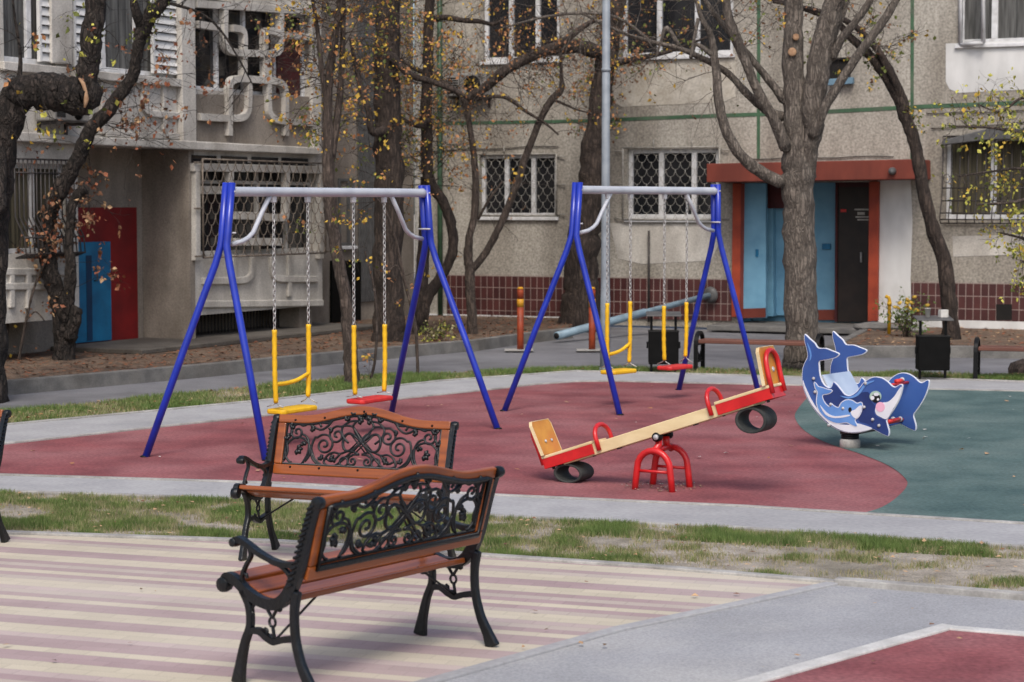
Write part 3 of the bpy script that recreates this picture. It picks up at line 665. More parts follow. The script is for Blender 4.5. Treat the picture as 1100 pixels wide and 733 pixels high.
k = MB(); k.prism([W.pt(-.6, .1, .02), W.pt(sC - 3.6, .1, .02), W.pt(sC - 3.6, .1, 1.5), W.pt(-.6, .1, 1.5)], (0, 0, .06)); k.build('doorway_pavement', M['dirty_paving'], wing, bev=.01)
# painted doorway
sD = [W.sz(x, 320)[0] for x in (70, 116, 147.5)]
zd = [W.sz(120, 223)[1], W.sz(95, 260)[1]]
k = MB(); k.srect(W, sD[0], sD[2], .1, zd[0], .008, .008); k.build('painted_panel', M['dark_red'], wing)
k = MB(); k.srect(W, sD[0], sD[1], .17, zd[1], .06, .05); dd = k.build('door', M['deep_blue'], wing, bev=.01)
s_ = W.sz(89, 320)[0]; s__ = W.sz(95, 320)[0]
k = MB(); k.srect(W, s_, s__, .19, zd[1] - .18, .064, .004); k.build('door_gap', M['dark_blue'], dd)
k = MB(); k.tube([W.pt(s__ + .06, 1.0, .06), W.pt(s__ + .06, 1.0, .11), W.pt(s__ + .06, 1.15, .11), W.pt(s__ + .06, 1.15, .06)], .012, 5); k.build('handle', M['grey_sheet'], dd)

def shutter(pl, parent, x0, y0, x1, y1, off=.02):
    a, c, d, e = hole(pl, x0, y0, x1, y1); e = min(e, 8.5); kk = MB()
    n = int((e - d) / .11)
    for i in range(n):
        z = d + (e - d) * (i + .5) / n
        p = pl.pt((a + c) / 2, z, off - .02)
        kk.box(p, (c - a, .104, .012), (pl.u, (pl.n * .35 + V((0, 0, -.94))).normalized(), (pl.n * .94 + V((0, 0, .35))).normalized()))
    for s in (a, c): kk.srect(pl, s - .02, s + .02, d, e, off, .05)
    return kk.build('shutter', M['white_paint'], parent)
for hh, mu in ((holesU[0], (.55,)), (holesU[1], (.3, .62))):
    hh = (hh[0], hh[1], hh[2], 8.6)
    ww = window(B, wing, hh, mu, .075, kind='glass', sill=False, curtain='lace')
    q = MB(); q.srect(B, hh[0] - .1, hh[1] + .1, hh[2] - .11, hh[2] - .002, .09, .12); q.build('window_sill', M['concrete'], ww, bev=.01)
    if mu == (.55,): shutter(B, ww, 42, -80, 58, 67)
    else: shutter(B, ww, 79, -80, 96, 76); shutter(B, ww, 164, -80, 190, 80)
# pilasters
k = MB(); k.slab(B, [(193, -100), (208.5, -100), (211.5, 157), (197, 156)], .1, .1); k.build('pilaster', M['concrete'], wing, bev=.012); k = MB(); k.slab(B, [(332, -100), (345.5, -100), (345.5, 163), (337, 162.5)], .07, .07); k.build('pilaster', M['concrete'], wing, bev=.012); k = MB()
k.slab(B, [(54, -100), (78, -100), (78, 70), (56, 68)], .05, .05)
k.build('pilaster', M['concrete'], wing, bev=.012)
k = MB(); k.slab(B, [(100, 147), (196, 151), (346, 159), (346, 166.5), (196, 160.5), (0, 151), (0, 140)], .12, .12); k.build('balcony_slab', M['concrete'], wing, bev=.015)
# balcony recess: window and red panel
hb = holesU[2]
bw = window(B, wing, hb, (.22, .45, .72), .05, kind='glass', sill=False, off=-.08)
q = MB(); q.slab(B, [(298, 42), (322, 44), (322, 103), (298, 101)], -.07, .03); q.build('red_panel', M['maroon'], bw)
def lat(name, paths, w, parent, th=.1, front=.09, ox=0, oy=0, sc=5.0):
    kk = MB()
    for i, P in enumerate(paths):
        pts = catmull([(ox + x / sc, oy + y / sc) for x, y in P], 4) if len(P) > 2 else [(ox + x / sc, oy + y / sc) for x, y in P]
        kk.ribbon([B.px(x, y, front - th / 2 - .0023 * (i % 5)) for x, y in pts], w, B.n, th)
    return kk.build(name, M['concrete'], parent, bev=.014)
up = [[(145, 22), (450, 42), (780, 66)], [(150, 132), (272, 150)],
      [(302, 40), (300, 150), (302, 225), (322, 268), (370, 284), (460, 288), (550, 290), (592, 272), (602, 225), (602, 70)],
      [(628, 190), (770, 205)], [(403, 410), (405, 290), (405, 190), (385, 160), (340, 152)], [(520, 430), (518, 290), (518, 190), (530, 168), (570, 172), (600, 190)],
      [(325, 730), (325, 560), (326, 470), (345, 432), (400, 424), (500, 432), (580, 440), (618, 465), (628, 520), (628, 730)],
      [(432, 428), (430, 540), (424, 600), (395, 632), (340, 636), (250, 634), (165, 628)],
      [(535, 300), (535, 440), (536, 560), (545, 615), (580, 645), (640, 654), (785, 662)]]
lat('balcony_lattice', up, .1, wing, ox=180, oy=0)
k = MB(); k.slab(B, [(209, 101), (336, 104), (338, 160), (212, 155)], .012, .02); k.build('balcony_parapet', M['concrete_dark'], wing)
lo = [[(130, 200), (450, 205), (840, 215)], [(150, 185), (150, 420), (150, 700)], [(815, 200), (815, 690)], [(330, 210), (328, 330)], [(165, 322), (328, 322)],
      [(632, 215), (632, 440), (600, 470), (480, 462), (350, 458)], [(350, 600), (600, 600)]]
lat('bay_lattice', lo, .11, wing, ox=180, oy=140)
lo2 = [[(185, 110), (380, 108), (430, 95), (450, 60), (450, -20)], [(555, -20), (560, 60), (580, 92), (640, 100), (800, 100)], [(352, -30), (352, 190)], [(650, -30), (650, 195)], [(170, 235), (480, 232), (830, 228)]]
lat('bay_lattice', lo2, .1, wing, ox=180, oy=280, th=.07, front=.05)
lo3 = [[(20, 140), (290, 138)], [(150, 60), (150, 260)], [(20, 60), (400, 62)], [(60, 60), (60, 255)], [(365, 60), (365, 230)]]
lat('bay_lattice', lo3, .09, wing, ox=0, oy=280, th=.06, front=.05)
lat('balcony_lattice', [[(770, 455), (765, 560), (790, 600), (840, 615), (975, 622)], [(878, 455), (880, 720)], [(560, 720), (980, 735)], [(545, 440), (548, 720)]], .09, wing, ox=0, oy=0, th=.07, front=.05)
lw = window(B, wing, holesL[1], (.27, .52, .77), .05, kind='glass', sill=False, off=-.08, mullm='concrete', transom=.78)
a, c, d, e = holesL[1]
scale_grille(B, lw, (a - .05, c + .05, d - .03, e + .02), .2, .15, .13, r=.006, m='bay_grille')
lw = window(B, wing, holesL[0], (.5,), .06, kind='glass', sill=False, off=-.08, curtain='curtain')
a, c, d, e = holesL[0]; k = MB(); prof = [(e + .05, .12), (d + .45, .12), (d + .2, .26), (d, .28), (d - .05, .12)]
for i in range(15): k.tube([B.pt(a + (c - a) * i / 14, z, o) for z, o in prof], .01, 5)
for z, o in prof[:1] + prof[2:]: k.tube([B.pt(a, z, o), B.pt(c, z, o)], .012, 5)
k.tube([B.pt(a, e - .12, .12), B.pt(c, e - .12, .12)], .012, 5)
k.build('window_grille', M['dark_iron'], lw)
# clerestory panes above the lower bay
k = MB()
for x0, x1 in ((206, 233), (238, 266), (271, 299), (303, 331)):
    k.slab(B, [(x0, 166.5 + (x0 - 206) * .03), (x1, 167 + (x1 - 206) * .03), (x1, 174.5 + (x1 - 206) * .035), (x0, 174.5 + (x0 - 206) * .035)], .02, .015)
k.build('clerestory_pane', M['glass'], wing)
# inner corner stretch: plain wall with a narrow window and grey boarding
W2 = Plane(_w0, _w1 - _w0)
rw = hole(W2, 363, 192, 380, 264)
window(W2, wing, rw, (.6,), .05, off=.03, kind='glass', sill=True, mullm='grey_sheet')
k = MB()
s0, s1 = W2.sz(384, 250)[0], W2.sz(412, 250)[0]
for i in range(12):
    t = s0 + (s1 - s0) * i / 12; k.srect(W2, t, t + (s1 - s0) / 12 - .015, .4, 7.5, .04, .03)
k.build('grey_boarding', M['grey_sheet'], wing, bev=.006)
k = MB(); k.slab(W2, [(357, 280), (388, 280), (388, 356), (357, 358)], .06, .05); k.build('basement_door', M['black_sheet'], wing, bev=.008)

# air conditioners
def aircon(label, pl, x0, y0, x1, y1, off):
    a, c, d, e = hole(pl, x0, y0, x1, y1, off)
    t = thing('air_conditioner', pl.pt((a + c) / 2, d, off), label, 'air conditioner', 'air conditioners on the walls')
    q = MB(); q.srect(pl, a, c, d, e, off + .3, .3); q.build('casing', M['ac'], t, bev=.02)
    q = MB(); ce = pl.pt(a + (c - a) * .66, (d + e) / 2, off + .302); R = (e - d) * .4
    q.lathe([(R, 0), (R, .01), (R * .2, .014)], ce, 16, axis=pl.n); q.build('fan_grille', M['black_sheet'], t)
    q = MB()
    for i in range(7): q.srect(pl, a + .04, a + (c - a) * .3, d + .05 + (e - d - .1) * i / 7, d + .05 + (e - d - .1) * (i + .5) / 7, off + .306, .005)
    q.build('louvre', M['black_sheet'], t)
    for s in (a + .08, c - .08):
        q = MB(); q.srect(pl, s - .02, s + .02, d - .045, d - .005, off + .34, .38 + off); q.srect(pl, s - .02, s + .02, d - .2, d - .045, off, .03)
        q.build('bracket', M['dark_iron'], t)
aircon('small grey air conditioner on the balcony block beneath the cut limb', B, 38, 113, 76, 131, .03)
aircon('grey air conditioner under the branches beside the upper window of the beige block', F, 487, 80, 530, 104, .02)
# ------------------------------------------------------------------ swings
def lerp(a, b, t): return a + (b - a) * t
def swing_frame(label, feet, tops, joints):
    """feet: four ground pixels (left pair, right pair); tops: beam end pixels"""
    Fp = [g(*p) for p in feet]
    ml, mr = (Fp[0] + Fp[1]) / 2, (Fp[2] + Fp[3]) / 2
    ax = (mr - ml).normalized()
    al, ar = ml + ax * .29, mr - ax * .29
    tl, tr = at(*tops[0], al.y), at(*tops[1], ar.y)
    ax = (tr - tl); ax.z = 0; ax.normalize(); side = V((ax.y, -ax.x, 0))
    t = thing('swing_set', (ml + mr) / 2, label, 'swing set', 'blue swing sets')
    for i, (top, jp, m) in enumerate(((tl, joints[0], 0), (tr, joints[1], 2))):
        zj = at(*jp, top.y).z
        mid = (Fp[m] + Fp[m + 1]) / 2
        tt = (zj) / top.z
        jc = lerp(mid, top, tt); jc.z = zj
        for sgn, f in ((-1, Fp[m]), (1, Fp[m + 1])):
            sd = side * (.03 * (1 if (f - mid).dot(side) > 0 else -1))
            k = MB()
            up = top + V((0, 0, .07)) + sd
            k.tube([f - V((0, 0, .03)), lerp(f, jc + sd, .5), lerp(f, jc + sd, .93), jc + sd + V((0, 0, .03)), lerp(jc + sd, up, .2), up], .03, 12)
            leg = k.build('leg', M['swing_blue'], t)
            k = MB(); k.lathe([(.034, 0), (.034, .012), (.02, .018)], f - V((0, 0, .004)), 12); k.build('foot_cap', M['black_paint'], leg)
        k = MB()
        for z in (.0, -.33):
            k.tube([top + V((0, 0, z)) - side * .066, top + V((0, 0, z)) + side * .066], .008, 8)
        k.build('bolt', M['cap'], t)
        dr = ax if i == 0 else -ax
        k = MB()
        p = [top + dr * .52 + V((0, 0, -.03)), top + dr * .42 + V((0, 0, -.16)), top + dr * .3 + V((0, 0, -.33)), top + dr * .24 + V((0, 0, -.37)), top + dr * .16 + V((0, 0, -.40)), top + dr * .03 + V((0, 0, -.42))]
        k.tube(p, .02, 8); k.build('brace', M['swing_grey'], t)
    k = MB(); L = (tr - tl).length
    k.tube([tl, lerp(tl, tr, .02), lerp(tl, tr, .5), lerp(tl, tr, .98), tr], [.046, .04, .04, .04, .046], 14); k.build('beam', M['swing_grey'], t)
    return t, tl, tr
def link_chain(k, a, b, pitch=.038):
    d = b - a; L = d.length; d = d.normalized(); n = int(L / pitch)
    x = d.orthogonal().normalized(); y = d.cross(x)
    for i in range(n):
        c = a + d * (L * (i + .5) / n); s = x if i % 2 else y
        k.tube([c + d * (.027 * math.cos(q)) + s * (.0125 * math.sin(q)) for q in [j * PI / 4 for j in range(8)]], .0042, 5, closed=True)
def swing(label, tl, tr, xa, xb, y_sl_top, y_sl_bot, y_seat, seat_mat, bar, leanb=0.0):
    """xa, xb: pixel columns of the two chains on the beam; sleeves and seat by pixel rows"""
    ax = (tr - tl).normalized(); side = V((ax.y, -ax.x, 0))
    def on_beam(x):
        lo, hi = 0.0, 1.0
        for _ in range(40):
            m = (lo + hi) / 2; p = lerp(tl, tr, m); r = ray(x, 300)
            if p.x / p.y < r.x / r.y: lo = m
            else: hi = m
        return lerp(tl, tr, lo)
    A, Bp = on_beam(xa), on_beam(xb)
    zt = [at(xa, y_sl_top[0], A.y).z, at(xb, y_sl_top[1], Bp.y).z]
    zl = [at(xa, y_sl_bot[0], A.y).z, at(xb, y_sl_bot[1], Bp.y).z]
    mid = (A + Bp) / 2; zs = at((xa + xb) / 2, y_seat, mid.y).z
    t = thing('swing', V((mid.x, mid.y, 0)), label, 'swing', 'swings hanging from the frames')
    k = MB()
    for p in (A, Bp):
        k.box(p + V((0, 0, -.062)), (.05, .03, .05), (ax, side, V((0, 0, 1)))); k.tube([p + V((0, 0, -.05)) - ax * .04, p + V((0, 0, -.05)) + ax * .04], .009, 6)
    k.build('hanger', M['cap'], t, bev=.004)
    for i, p in enumerate((A, Bp)):
        s = -1 if i else 1
        k = MB(); q = V((p.x, p.y, zt[i])) + ax * (s * .0); link_chain(k, p + V((0, 0, -.085)), q)
        ch = k.build('chain', M['chain'], t)
        k = MB(); low = V((p.x, p.y, zl[i])) + ax * (s * .012)
        pts = [q + V((0, 0, .02)), lerp(q, low, .3) + ax * (s * -.006), lerp(q, low, .65) + ax * (s * -.008), low]
        k.tube(catmull([tuple(v) for v in pts], 6), [.021 + .0022 * math.sin(j * 2.4) for j in range(19)], 8); k.build('chain_sleeve', M['yellow'], t)
        k = MB()
        e = V((p.x, p.y, zs + .02))
        for w in (-1, 1): k.tube([low, lerp(low, e, .5) + side * (w * .03), e + side * (w * .085)], .005, 5)
        k.build('seat_hook', M['chain'], t)
    if bar:
        za = at(xa, y_sl_bot[0] - bar[0], A.y).z; zb_ = at(xb, y_sl_bot[1] - bar[1], Bp.y).z
        k = MB(); a = V((A.x, A.y, za)); c = V((Bp.x, Bp.y, zb_))
        k.tube(catmull([tuple(a), tuple(lerp(a, c, .3) + V((0, 0, -.02))), tuple(lerp(a, c, .65) + V((0, 0, -.025))), tuple(c)], 5), .018, 8); k.build('safety_bar', M['yellow'], t)
    k = MB(); hl = (Bp - A).length / 2 + .015
    pr = []
    cz = V((mid.x, mid.y, zs))
    out = [(-hl, -.07), (-hl + .03, -.1), (hl - .03, -.1), (hl, -.07), (hl, .07), (hl - .03, .1), (-hl + .03, .1), (-hl, .07)]
    k.prism([cz + ax * u + side * v for u, v in out], (0, 0, -.04)); k.build('seat', seat_mat, t, bev=.012)
    return t
_, tl, tr = swing_frame('blue swing frame standing nearer the balcony block, with the two lower swings', [(155, 491), (286, 495), (420, 443), (535.5, 461)], [(246, 206), (455.5, 207.5)], [(242.7, 268), (460.7, 265)])
swing('yellow swing with a safety bar beside the wing with balconies', tl, tr, 294.5, 331, (357, 351), (433, 426), 437.5, M['yellow'], (20, 25))
swing('red seated swing with yellow sleeves in front of the slim brown tree', tl, tr, 380, 413, (352, 351), (424, 420), 427, M['red_plastic'], None)
_, tl, tr = swing_frame('blue swing frame standing nearer the entrance, with the street lamp behind it', [(540.6, 441.7), (666.5, 446), (728.6, 419), (816, 424)], [(620.4, 204), (768.6, 205.4)], [(616, 256), (772, 254)])
swing('yellow swing with a safety bar hanging in front of the grey lamp post', tl, tr, 652.5, 677, (328, 326), (390, 389), 397, M['yellow'], (9, 20))
swing('red seated swing with yellow sleeves in front of a black litter bin', tl, tr, 713.5, 737.5, (331, 327), (387, 383), 392.5, M['red_plastic'], None)

# ------------------------------------------------------------------ seesaw (local axes: x along the beam, z up, tilted about the pivot)
pv = g(711.5, 524.5)
ss = thing('seesaw', pv, 'red and cream seesaw with ply seat backs and tyre buffers, left end down', 'seesaw', rz=math.radians(-30), local=True)
TL = math.radians(18.8); PZ = .385
def T(x, y, z): return V((x * math.cos(TL) - z * math.sin(TL), y, PZ + x * math.sin(TL) + z * math.cos(TL)))
axT = (V((math.cos(TL), 0, math.sin(TL))), V((0, 1, 0)), V((-math.sin(TL), 0, math.cos(TL))))
HL = .935
k = MB(); k.box(T(0, 0, .04), (2 * HL - .3, .21, .084), axT); k.build('beam', M['cream_board'], ss, bev=.006)
for s in (-1, 1):
    k = MB(); k.box(T(s * (HL - .21), 0, .092), (.44, .24, .022), axT); seat = k.build('seat', M['cream_board'], ss, bev=.006)
    k = MB()
    for y in (-1, 1): k.box(T(s * (HL - .21), y * .112, .045), (.43, .012, .075), axT)
    k.box(T(s * (HL - .002), 0, .045), (.012, .235, .075), axT)
    k.build('side_plate', M['seesaw_red'], seat, bev=.003)
    k = MB()
    w, h, th = .14, .26, .022; x = s * (HL - .012)
    o = [(-w, 0), (w, 0), (w, h - .03), (w - .02, h), (-w + .02, h), (-w, h - .03)]
    lean = s * .03
    k.prism([T(x + lean * z / h, y, .105 + z) for y, z in o], axT[0] * (-s * th)); br = k.build('backrest', M['tan_board'], ss, bev=.004)
    k = MB()
    k.ribbon([T(x + lean * z / h - s * th / 2, y, .105 + z) for y, z in [(-w - .002, 0), (-w - .002, h - .03), (-w + .018, h + .001), (w - .018, h + .001), (w + .002, h - .03), (w + .002, 0)]], .004, axT[0], th + .003)
    k.build('edge_band', M['cream_board'], br)
    k = MB()
    for y in (-.045, .045):
        for sd, dd in ((-1, th), (1, 0)):
            k.lathe([(.02 if sd > 0 else .012, 0), (.018 if sd > 0 else .01, .008), (.0, .014)], T(x + lean * .3 - s * dd, y, .105 + .1), 10, axis=axT[0] * (s * sd))
    k.build('bolt_cap', M['cap'], br)
    k = MB(); hp = [(-.105, -.06), (-.105, .06), (-.105, .14)] + [(.105 * math.cos(a), .14 + .095 * math.sin(a)) for a in [PI - j * PI / 8 for j in range(1, 8)]] + [(.105, .14), (.105, .06), (.105, -.06)]
    k.tube([T(x + s * .022 + lean * max(z, 0) / h, y, .1 + z) for y, z in hp], .018, 8); k.build('back_hoop', M['seesaw_red'], br)
    k = MB(); xh = s * (HL - .46)
    hp = [(-.118, -.04), (-.118, .055)] + [(.118 * math.cos(a), .055 + .09 * math.sin(a)) for a in [PI - j * PI / 8 for j in range(1, 8)]] + [(.118, .055), (.118, -.04)]
    k.tube([T(xh - s * .012, y, .06 + z) for y, z in hp], .017, 8); k.build('handle', M['seesaw_red'], ss)
    # buffer: a cut ring of tyre under the seat
    k = MB(); c0 = T(s * (HL - .18), 0, .0); rx, rz = .118, (.07 if s < 0 else .092); n = 28
    cc = c0 + V((0, 0, -rz - .005)) + axT[0] * (-.0)
    vs, fs = [], []
    for y, ro in ((-.1, 1), (.1, 1), (.1, .8), (-.1, .8)):
        for j in range(n):
            a = 2 * PI * j / n
            vs.append(cc + V((rx * ro * math.cos(a), y, rz * ro * math.sin(a))))
    for i in range(4):
        for j in range(n): fs.append((i * n + j, i * n + (j + 1) % n, ((i + 1) % 4) * n + (j + 1) % n, ((i + 1) % 4) * n + j))
    k.add(vs, fs, 0, False); ty = k.build('tyre_buffer', M['tyre'], ss, bev=.006)
    k = MB()
    for y in (-.05, .05): k.lathe([(.016, 0), (.016, .02), (.008, .03)], T(s * (HL - .18), y, .0), 8, axis=-axT[2])
    for xx in (HL - .4, HL - .05): k.lathe([(.012, 0), (.012, .02)], T(s * xx, -.08, .01), 8, axis=-axT[2])
    k.build('bolt', M['dark_iron'], ty)
k = MB(); k.box(T(-.33, -.06, 0), (.03, .03, .02), axT); k.box(T(.3, -.06, 0), (.03, .03, .02), axT); k.build('nut', M['dark_iron'], ss)
for y in (-.145, .145):
    k = MB(); w, h = .128, .155
    hp = [(-w - .02, -.02), (-w - .008, .09), (-w, h)] + [(w * math.cos(a), h + w * math.sin(a)) for a in [PI - j * PI / 10 for j in range(1, 10)]] + [(w, h), (w + .008, .09), (w + .02, -.02)]
    k.tube([V((x, y, z)) for x, z in hp], .024, 10); st = k.build('support_arch', M['seesaw_red'], ss)
    k = MB(); k.tube([V((-w, y, .135)), V((w, y, .135))], .011, 8); k.build('crossbar', M['seesaw_red'], st)
    k = MB(); k.tube([V((0, y, .27)), V((0, y * .45, .31)), V((0, y * .4, PZ - .02))], .026, 10); k.build('pivot_post', M['seesaw_red'], ss)
k = MB(); k.tube([V((0, -.15, .285)), V((0, .15, .285))], .022, 10); k.build('axle', M['seesaw_red'], ss)
k = MB()
for y in (-.085, .085): k.lathe([(.034, -.022), (.034, .022)], V((0, y, PZ - .01)), 12, axis=(0, 1, 0))
k.build('bushing', M['black_paint'], ss)
k = MB()
for y in (-.112, .112): k.lathe([(.02, -.006), (.02, .006)], V((0, y, PZ - .01)), 10, axis=(0, 1, 0))
k.build('pivot_cap', M['cap'], ss)

# ------------------------------------------------------------------ spring rider with two whale panels
rc_ = g(913, 481)
ri = thing('spring_rider', rc_, 'blue and white whale spring rider with a baby dolphin on its side', 'spring rider')
dv = V((.8, -.6, 0))
PF = Plane(rc_.to_2d() + V((-.6, -.8)) * .10, dv)      # outer face of the near panel
def cp(pts, dx=0, dy=0): return [(850 + (x + dx) / 4.8875, 345 + (y + dy) / 4.8875) for x, y in pts]
OUT = [(70, 68), (98, 92), (124, 115), (142, 140), (180, 142), (215, 155), (252, 172), (235, 192), (200, 202), (165, 208), (148, 214), (148, 240), (150, 270), (158, 305), (175, 335), (200, 350),
       (212, 340), (222, 318), (245, 338), (270, 370), (285, 386), (310, 390), (340, 372), (360, 347), (380, 322), (410, 301), (440, 292), (475, 298), (505, 316), (530, 340), (548, 345), (570, 332), (584, 336),
       (582, 365), (568, 410), (545, 455), (520, 492), (502, 520), (506, 545), (515, 580), (510, 605), (490, 600), (465, 588), (440, 574), (425, 570), (390, 580), (350, 588), (300, 588), (250, 575), (200, 547),
       (150, 502), (110, 452), (80, 402), (62, 350), (55, 300), (58, 252), (70, 216), (84, 188), (80, 150), (68, 104)]
def closed_cat(P, sub=3):
    n = len(P); Q = catmull([P[-1]] + P + [P[0], P[1]], sub)
    return Q[sub:sub * (n + 1)]
def inset(P, d):
    n = len(P); area = sum(P[i][0] * P[(i + 1) % n][1] - P[(i + 1) % n][0] * P[i][1] for i in range(n)); s = 1 if area > 0 else -1
    out = []
    for i in range(n):
        a, b, c = P[i - 1], P[i], P[(i + 1) % n]
        tx, ty = c[0] - a[0], c[1] - a[1]; L = math.hypot(tx, ty) or 1
        out.append((b[0] - s * ty / L * d, b[1] + s * tx / L * d))
    return out
FULL = closed_cat(OUT, 3)
INN = inset(FULL, 3.6)
def layer(pts, front, name, m, parent, th=.003, smooth=True, depth_off=0):
    q = MB(); P = closed_cat(pts, 3) if smooth else pts
    q.slab(PF, cp(P), front + depth_off, th); return q.build(name, m, parent)
GAP = .5
for front in (True, False):
    off = 0 if front else -GAP
    # same size of panel for both: project on the front plane, then push it back
    q = MB(); pts = [PF.px(x, y, 0) + PF.n * off for x, y in cp(FULL)]; q.prism(pts, PF.n * -.018)
    pan = q.build('side_panel', M['whale_white'], ri, bev=.002)
    q = MB(); pts = [PF.px(x, y, 0) + PF.n * (off + .003) for x, y in cp(INN)]; q.prism(pts, PF.n * -.0028)
    face = q.build('painted_face', M['whale_blue'], pan)
    if front:
        dark = [(162, 392), (190, 360), (214, 352), (222, 330), (248, 352), (278, 388), (312, 398), (350, 380), (400, 372), (415, 395), (420, 425), (440, 445), (435, 480), (452, 505), (490, 520), (500, 545), (507, 596), (470, 585), (430, 562), (400, 540), (352, 520), (372, 440), (345, 425), (300, 408), (265, 420), (250, 450), (222, 458), (190, 430), (170, 412)]
        layer(dark, .005, 'dark_marking', M['whale_dark'], pan)
        belly = [(60, 310), (72, 340), (98, 398), (122, 440), (150, 478), (190, 515), (240, 540), (300, 545), (345, 538), (385, 548), (425, 564), (390, 576), (350, 583), (300, 583), (252, 570), (204, 542), (155, 498), (115, 450), (86, 402), (67, 352)]
        layer(belly, .0075, 'white_belly', M['whale_white'], pan)
        mouth = [(579, 345), (574, 385), (556, 425), (532, 465), (502, 514), (470, 505), (446, 490), (440, 462), (455, 438), (480, 428), (508, 424), (540, 396), (562, 362)]
        layer(mouth, .0065, 'white_muzzle', M['whale_white'], pan)
        layer([(455 + 0 * t, 0) for t in ()] or [(467 + 24 * math.cos(t), 451 + 26 * math.sin(t)) for t in [i * PI / 10 for i in range(20)]], .0095, 'pink_cheek', M['whale_pink'], pan, smooth=False)
        ell = lambda cx, cy, a, b: [(cx + a * math.cos(t), cy + b * math.sin(t)) for t in [i * PI / 12 for i in range(24)]]
        ey = layer(ell(442, 396, 31, 29), .009, 'eye', M['whale_green'], pan, smooth=False)
        layer(ell(444, 404, 23, 24), .0115, 'pupil', M['whale_black'], ey, smooth=False)
        layer(ell(426, 404, 10, 11), .0135, 'eye_glint', M['whale_white'], ey, smooth=False); layer(ell(455, 412, 6, 7), .0135, 'eye_glint', M['whale_white'], ey, smooth=False)
        layer(ell(446, 385, 14, 9), .0136, 'eye_glint', M['whale_white'], ey, smooth=False)
        baby = [(122, 322), (140, 344), (160, 350), (190, 360), (214, 366), (196, 380), (166, 386), (162, 402), (176, 432), (200, 452), (206, 432), (222, 446), (248, 456), (262, 432), (288, 416), (318, 418), (344, 434), (364, 428), (372, 440), (366, 475), (350, 505), (332, 520), (345, 552), (318, 545), (290, 532), (240, 536), (190, 516), (150, 476), (134, 430), (136, 395), (138, 370), (126, 350)]
        layer(inset(closed_cat(baby, 3), -4), .0095, 'baby_outline', M['whale_white'], pan, smooth=False)
        bb = layer(baby, .0115, 'baby_dolphin', M['whale_light'], pan)
        layer([(370, 446), (364, 476), (345, 512), (322, 500), (312, 476), (336, 464), (356, 446)], .0135, 'baby_muzzle', M['whale_white'], bb)
        layer(ell(308, 466, 9, 13), .0138, 'baby_eye', M['whale_black'], bb, smooth=False)
        layer([(150, 440), (185, 480), (230, 500), (300, 492), (302, 500), (232, 510), (180, 492)], .0135, 'baby_highlight', M['whale_white'], bb)
        layer([(255, 392), (300, 398), (345, 380), (385, 330), (430, 312), (432, 318), (392, 340), (352, 390), (300, 408)], .0078, 'highlight', M['whale_light'], pan)
        layer([(82, 112), (100, 150), (106, 185), (96, 210), (98, 180), (92, 150)], .0078, 'highlight', M['whale_light'], pan)
    q = MB()
    for x, y in ((120, 302), (128, 372), (210, 438), (275, 458), (393, 327), (385, 452), (430, 517), (463, 549), (200, 676 - 130)):
        p = PF.px(*cp([(x, y)])[0], 0) + PF.n * off
        q.lathe([(.014, 0), (.013, .012), (.006, .018)], p + PF.n * .004, 10, axis=PF.n)
    if front: q.build('bolt_cap', M['cap'], pan)
def between(x, y, o): 
    return PF.px(*cp([(x, y)])[0], 0) + PF.n * o
q = MB()
pp = [(150, 300), (285, 290), (300, 400), (215, 410)]
bk = [between(152, 284, -.018), between(152, 284, -GAP), between(228, 430, -GAP), between(228, 430, -.018)]
q.prism(bk, (PF.u * .02)); q.build('backrest', M['seat_panel'], ri, bev=.004)
q = MB(); st = [between(255, 430, -.018), between(255, 430, -GAP), between(390, 430, -GAP), between(390, 430, -.018)]
q.prism(st, (0, 0, -.02)); q.build('seat', M['whale_white'], ri, bev=.004)
q = MB(); q.tube([between(470, 345, .0), between(470, 345, -GAP - .02)], .013, 10); q.build('handlebar', M['red_plastic'], ri)
q = MB(); q.tube([between(440, 545, -.02), between(440, 545, -GAP - .02)], .017, 10); q.build('footrest', M['red_plastic'], ri)
# grips standing out on the far side of the near panel, as the photo shows them
q = MB(); q.tube([between(522, 322, -.1), between(522, 322, -.22)], .019, 10); q.build('grip', M['red_plastic'], ri)
q = MB(); q.tube([between(505, 528, -.018), between(500, 528, -.24)], .016, 10); q.build('grip', M['red_plastic'], ri)
q = MB()
for p in (between(500, 528, -.25), between(522, 318, -.21), between(460, 530, -.26)): q.lathe([(.0, -.022), (.016, -.016), (.022, 0), (.016, .016), (0, .022)], p, 10)
q.build('ball_end', M['cap'], ri)
fc = PF.px(913, 470, -GAP / 2); fc.z = 0
fc = V((rc_.x, rc_.y, 0)) + PF.n * -.0
cz = between(310, 588, -.0).z
q = MB(); tn = 4.2
hz = [V((fc.x + .062 * math.cos(t), fc.y + .062 * math.sin(t), .07 + (cz + .02 - .07) * t / (2 * PI * tn))) for t in [i * PI / 10 for i in range(int(20 * tn) + 1)]]
q.tube(hz, .014, 8); q.build('spring', M['black_paint'], ri)
q = MB(); q.lathe([(.085, -.02), (.085, .06), (.075, .075)], fc, 20); q.build('spring_base', M['kerb'], ri)
q = MB(); q.prism([between(250, 575, -.02), between(250, 575, -GAP), between(360, 575, -GAP), between(360, 575, -.02)], (0, 0, -.03)); q.build('carrier_plate', M['dark_iron'], ri)

